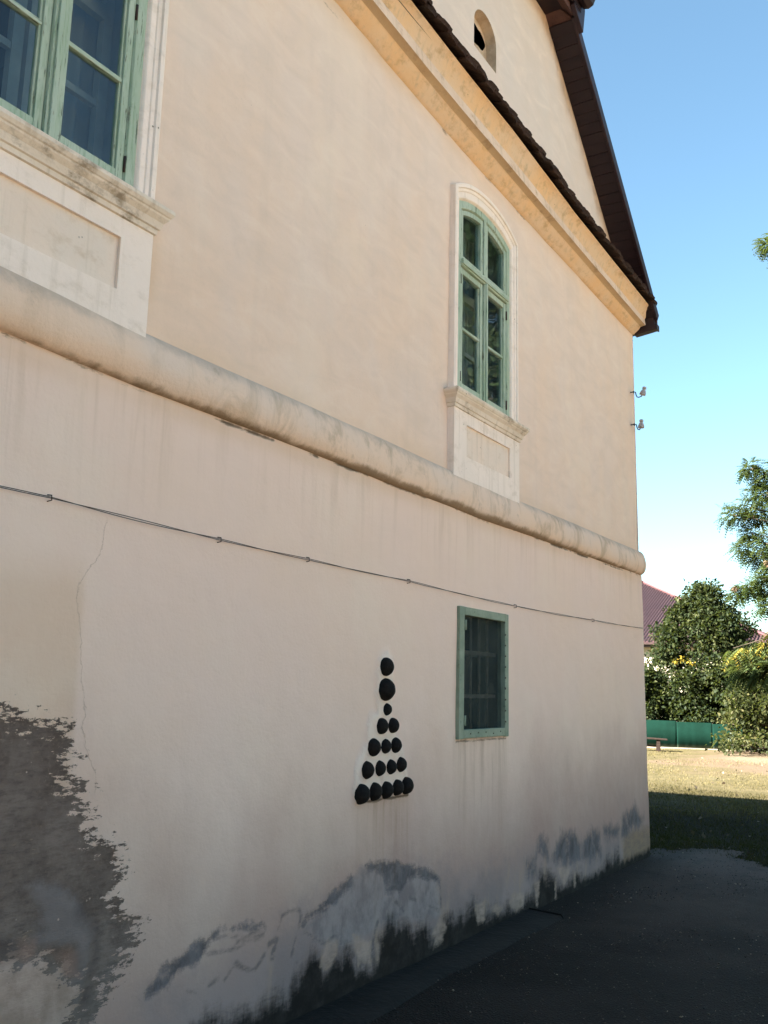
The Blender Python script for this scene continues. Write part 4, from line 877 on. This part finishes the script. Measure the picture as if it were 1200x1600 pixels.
# the wood that stands opposite the wall (seen in the panes), plus an added sky-blocking clump
cs, rs = [], []
for k in range(520):
    x = -9+27*rng.random(); h_ = 6.0+1.6*float(vnoise(np.array(x*.35), np.array(2.)))*2
    if k % 3 == 0:
        cs.append((-6-4*rng.random(), -9.5+8.8*rng.random(), .5+6.6*rng.random()**.7)); rs.append(.7+.6*rng.random())  # added clump, unseen, keeps sky light off the lower wall
    else:
        cs.append((x*2.0-6, -24-4*rng.random(), .5+(h_-.3)*rng.random()**.7)); rs.append(.7+.6*rng.random())
P, D = clumps(cs, rs, 90, .4); V, F = leaves(P, .25+.25*rng.random(len(P)), D)
me = mesh_np('treeline', V, F); fattr(me, 'tint', np.repeat(rng.random(len(P))*.9, 4)); tag(link('treeline', me, None, OL), 'row of leafy trees opposite the wall, mirrored in the window panes, with an added unseen clump at its left end', None, None, 'stuff')

# ------------------------------------------------------------------ lawn grass and fallen leaves
def blades(n, fx, h, w=.006):
    P = fx(n); n = len(P); H = h(P); a = rng.random(n)*6.283; l_ = rng.normal(size=(n, 2))*.35
    dx = np.stack([np.cos(a), np.sin(a), np.zeros(n)], -1)*w*(.7+.6*rng.random((n, 1))); tip = P+np.stack([l_[:, 0]*H, l_[:, 1]*H, H], -1)
    return np.stack([P-dx, P+dx, tip], 1).reshape(-1, 3), np.arange(3*n).reshape(-1, 3), P
def gxy(n):
    x = 9.9+19*rng.random(n)**1.25; lo = np.interp(x, [10, 29], [-2.2, 1.0]); hi = np.interp(x, [10, 29], [1.6, 7.0]); y = lo+(hi-lo)*rng.random(n)
    ok = (x > 10.1+.25*fbm(x*2, y*2, 3)+np.where(y > -.75, .25, -.4)) & (rng.random(n) < np.clip(.75+1.1*fbm(x*.8, y*.8, 3), .05, 1)); ok &= (x < 17) | (rng.random(n) < np.where(y < 4.6-(x-20)*.05, .12, .5)+1.2*fbm(x*.5, y*.9, 3)); ok |= (y > .1) & (x > 9.8) & (x < 12)
    x, y = x[ok], y[ok]; return np.stack([x, y, .05*fbm(x*.35, y*.35, 3)*(x > 11)-.012], -1)
def exy(n):
    x = 9.6+1.6*rng.random(n); y = -2.2+2.6*rng.random(n); e = 10.05+.9*np.clip(-.1-y, 0, .55)*np.clip(y+1.2, 0, 1)-1.3*np.clip(-.75-y, 0, 1.0)+.5*fbm(x*2.2, y*2.2, 4)
    ok = (x > e-.10-.25*rng.random(n)**2) & (x < e+.6) & (rng.random(n) < np.clip(.5+1.4*fbm(x*3, y*3, 3), 0, 1)) & ((y < -.02) | (x > 9.62)); x, y = x[ok], y[ok]; return np.stack([x, y, np.full(len(x), -.006)], -1)
_g = gxy
def gxy(n): return np.concatenate([_g(n), exy(9000)])
V, F, P = blades(95000, gxy, lambda P: .018+.03*rng.random(len(P))**2, .0045)
me = mesh_np('grass', V, F); dry = np.clip((P[:, 0]-12.5+5*fbm(P[:, 0]*.35, P[:, 1]*.35, 3))/6, 0, 1)  # blades darker near the house, its shade put into their tint
fattr(me, 'tint', np.repeat(np.clip(.1+.35*rng.random(len(P))+.5*dry, 0, 1), 3))
GR = leaf_mat('grass_blades', [(0, (.008, .009, .002)), (.35, (.021, .018, .005)), (.75, (.13, .105, .042)), (1, (.26, .21, .10))], .2)
tag(link('grass', me, None, GR), 'short patchy grass, green and shade-tinted near the house and dry yellow further out', None, None, 'stuff')
def lxy(n):
    x = 10.3+15*rng.random(n)**1.5; lo = np.interp(x, [10, 29], [-2.2, 1.0]); hi = np.interp(x, [10, 29], [1.6, 7.0]); y = lo+(hi-lo)*rng.random(n); return np.stack([x, y, np.full(n, .03)+.05*fbm(x*.35, y*.35, 3)*(x > 11)-.012], -1)
P = lxy(150); V, F = leaves(P, .035+.05*rng.random(len(P)), np.tile(np.array([[1., .5, 0]]), (len(P), 1)), .0, .7)
me = mesh_np('fallen_leaves', V, F); fattr(me, 'tint', np.repeat(rng.random(len(P)), 4))
tag(link('fallen_leaves', me, None, leaf_mat('dead_leaf', [(0, (.05, .035, .022)), (.6, (.10, .075, .05)), (1, (.20, .16, .12))], .1)), 'scattered dead leaves on the shaded lawn', None, None, 'stuff')

# ------------------------------------------------------------------ green sheet fence
t = NT('green_sheet'); x, y, z = t.xyz(); n1 = t.noise(1.6, 5, .6); n2 = t.noise(9, 6, .7)
c = t.mix(t.sm(n1, .35, .65), (.002, .0145, .0095), (.003, .020, .0135)); c = t.mix(t.mul(t.sm(n2, .62, .72), .4), c, (.02, .055, .04))
c = t.mix(t.mul(t.sm(z, .16, .0), .6), c, (.12, .13, .085))
GSH = t.pbr(c, .9, t.bump(n2, .3, .01), .08)
A, B = Vector((28.55, 5.75, 0)), Vector((29.4, 2.55, 0)); dv = (B-A).normalized(); zr_ = math.atan2(dv.y, dv.x)
fence = empty('sheet_fence', A, 'low fence of green sheets along the far edge of the lawn', 'fence'); fence.rotation_euler = (0, 0, zr_)
pw = 1.0
for k in range(-5, 10):
    s = MB(); a = k*pw; N_ = 20; h0 = .80-.028*a; V = []
    for i in range(N_+1):
        u = a+pw*i/N_-.0005*(i == N_); wv = .002*math.cos(i*math.pi*.5)+random.uniform(-.002, .002)+0
        V += [(u, wv, .02), (u, wv, h0)]
    s.add(V, [(2*i, 2*i+2, 2*i+3, 2*i+1) for i in range(N_)], 0, True); o = s.build('panel', GSH, fence); sol = o.modifiers.new('s', 'SOLIDIFY'); sol.thickness = .0015
    s = MB(); s.box(a-.02, a+.02, .03, .07, -.05, h0+.02); s.build('post', HINGE, fence)
s = MB(); s.box(-5, 10, -.05, .08, -.02, .035); s.build('kerb', simple('pale_concrete', (.22, .19, .15), (.30, .26, .2), 3), fence)
# pale torn patch in the sheet
s = MB(); s.add([(2.38, -.022, .28), (2.62, -.022, .26), (2.60, -.022, .38), (2.53, -.022, .48), (2.50, -.022, .64), (2.47, -.022, .5), (2.41, -.022, .36)], [(0, 1, 2, 3, 4, 5, 6)]); o = s.build('torn_patch', simple('faded_sheet', (.07, .10, .075), (.12, .14, .11), 9), fence); o.modifiers.new('s', 'SOLIDIFY').thickness = .002

# bench by the fence
WB = simple('grey_brown_timber', (.022, .014, .011), (.045, .03, .024), 12, .9, .6, .006, .15, (1, 6, 6))
bench = empty('bench', (26.9, 5.1, 0), 'low weathered wooden bench by the fence near the house corner', 'bench'); bench.rotation_euler = (0, R(2.5), R(-72))
for yy in (-.13, .0, .13):
    s = MB(); s.box(-.62, .52, yy-.055, yy+.055, .33, .365); s.build('plank', WB, bench, .005)
for xx in (-.45, .28):
    s = MB(); s.prism([(xx-.05, -.02), (xx+.07, -.02), (xx+.045, .33), (xx-.045, .33)], lambda u, v, w: (u, w, v), -.15, .15); s.build('leg', WB, bench, .004)
s = MB(); s.box(-.4, .24, -.02, .02, .12, .17); s.build('stretcher', WB, bench, .003)

# ------------------------------------------------------------------ neighbour's house
t = NT('maroon_tile_sheet'); n1 = t.noise(.9, 4, .6); n2 = t.noise(6, 4, .6)
RT = t.pbr(t.mix(t.sm(n1, .35, .65), (.108, .040, .043), (.135, .053, .054)), .7, t.bump(n2, .2, .01), .5)
K = 50/36
nh = empty('neighbour_house', (50, 12, 0), 'house with maroon tiled hipped roof half hidden by the tree', 'house')
y0n, y1n, ze, dp, tn = 5.12-12, 28.0-12, 4.14, 9.6, .455
s = MB(); s.box(.55, 18.6, y0n+.55, y1n-.5, -.05, ze-.05); s.build('wall', simple('cream_render', (.42, .36, .27), (.46, .40, .31), 1, .9), nh)
# tiled slope: curved columns stepped in rows
pit_, row = .166, .36; cols = np.arange(y0n-.2, y1n, pit_/4); nr = int(dp*math.hypot(1, tn)/row)
rows = []; 
for r0 in range(nr+1):
    rows += [(r0*row/math.hypot(1, tn), .0), (r0*row/math.hypot(1, tn)+.03, -.0)] if r0 == 0 else [(r0*row/math.hypot(1, tn)-.001, .035), (r0*row/math.hypot(1, tn), .0)]
V = []
for yv in cols:
    for sx_, up_ in rows:
        V.append((sx_, yv, ze+.03+sx_*tn+.032*math.cos(2*math.pi*(yv)/pit_)-(.06 if up_ == 0 else 0)+.03))
V = np.array(V); nrw = len(rows); i = np.arange(len(cols)-1)[:, None]*nrw+np.arange(nrw-1)[None, :]
F = np.stack([i, i+nrw, i+nrw+1, i+1], -1).reshape(-1, 4); cen = V[F].mean(1)
kp = (cen[:, 1]-y0n > cen[:, 0]+.0) & (y1n-cen[:, 1] > cen[:, 0])
ro = MB(); ap = (dp, y0n+dp, ze+dp*tn)
ap2 = (dp, y1n-dp, ze+dp*tn)
ro.add([(0, y0n, ze), (0, y1n, ze), (2*dp, y1n, ze), (2*dp, y0n, ze), ap, ap2], [(3, 0, 4), (0, 1, 5, 4), (1, 2, 5), (2, 3, 4, 5), (0, 3, 2, 1)])
rr_ = ro.build('roof', RT, nh)
rt_ = link('roof_tiles', mesh_np('roof_tiles', V, F[kp], True), rr_, RT); rt_['kind'] = 'stuff'
s = MB(); s.tube([(0, y0n, ze+.08), (dp, y0n+dp, ze+dp*tn+.08)], .06, 8); s.build('hip_cap', RT, rr_)
s = MB(); s.tube([(dp, y0n+dp, ze+dp*tn+.08), (dp, y1n-dp, ze+dp*tn+.08)], .11, 8); s.build('ridge_cap', RT, rr_)
GUT = simple('brown_gutter', (.035, .018, .018), (.05, .028, .026), 5, .5)
s = MB(); s.prism([(.0, .0), (-.03, -.10), (-.10, -.13), (-.17, -.09), (-.18, .02)], lambda u, v, w: (u-.02, w, ze+.10+v), y0n-.05, y1n); s.build('gutter', GUT, nh)
s = MB(); s.box(.0, .6, y0n, y1n, ze-.12, ze-.06); s.build('soffit', GUT, nh)
for sx_, ya, yb_ in ((.85, 11.86-12+.1, 11.2-12), (.62, 10.65-12, 9.1-12)):
    zz = ze+sx_*tn+.1
    s = MB(); s.box(sx_-.02, sx_+.02, yb_, ya, zz, zz+.11); s.box(sx_-.02, sx_+.10, yb_+.1, yb_+.14, zz-.08, zz+.04); s.box(sx_-.02, sx_+.10, ya-.14, ya-.1, zz-.08, zz+.04); s.build('snow_guard', GUT, nh)
fh = empty('distant_house', (95, 13.5, 0), 'distant house with pale pink hipped roof beyond the tree', 'house')
s = MB(); s.box(.5, 9.5, -4.5, 4.5, -.1, 5.6); s.build('wall', simple('far_render', (.5, .45, .38), (.55, .5, .42), 1, .9), fh)
zt = 8.1; s = MB(); s.add([(0, -5, 5.5), (0, 5, 5.5), (10, 5, 5.5), (10, -5, 5.5), (5, -.6, zt), (5, .6, zt)], [(0, 1, 5, 4), (1, 2, 5), (2, 3, 4, 5), (3, 0, 4), (0, 3, 2, 1)]); s.build('roof', simple('pale_pink_tiles', (.26, .17, .145), (.33, .23, .20), 2, .85), fh)
print('tris', sum(len(p.vertices)-2 for m in bpy.data.meshes for p in m.polygons))
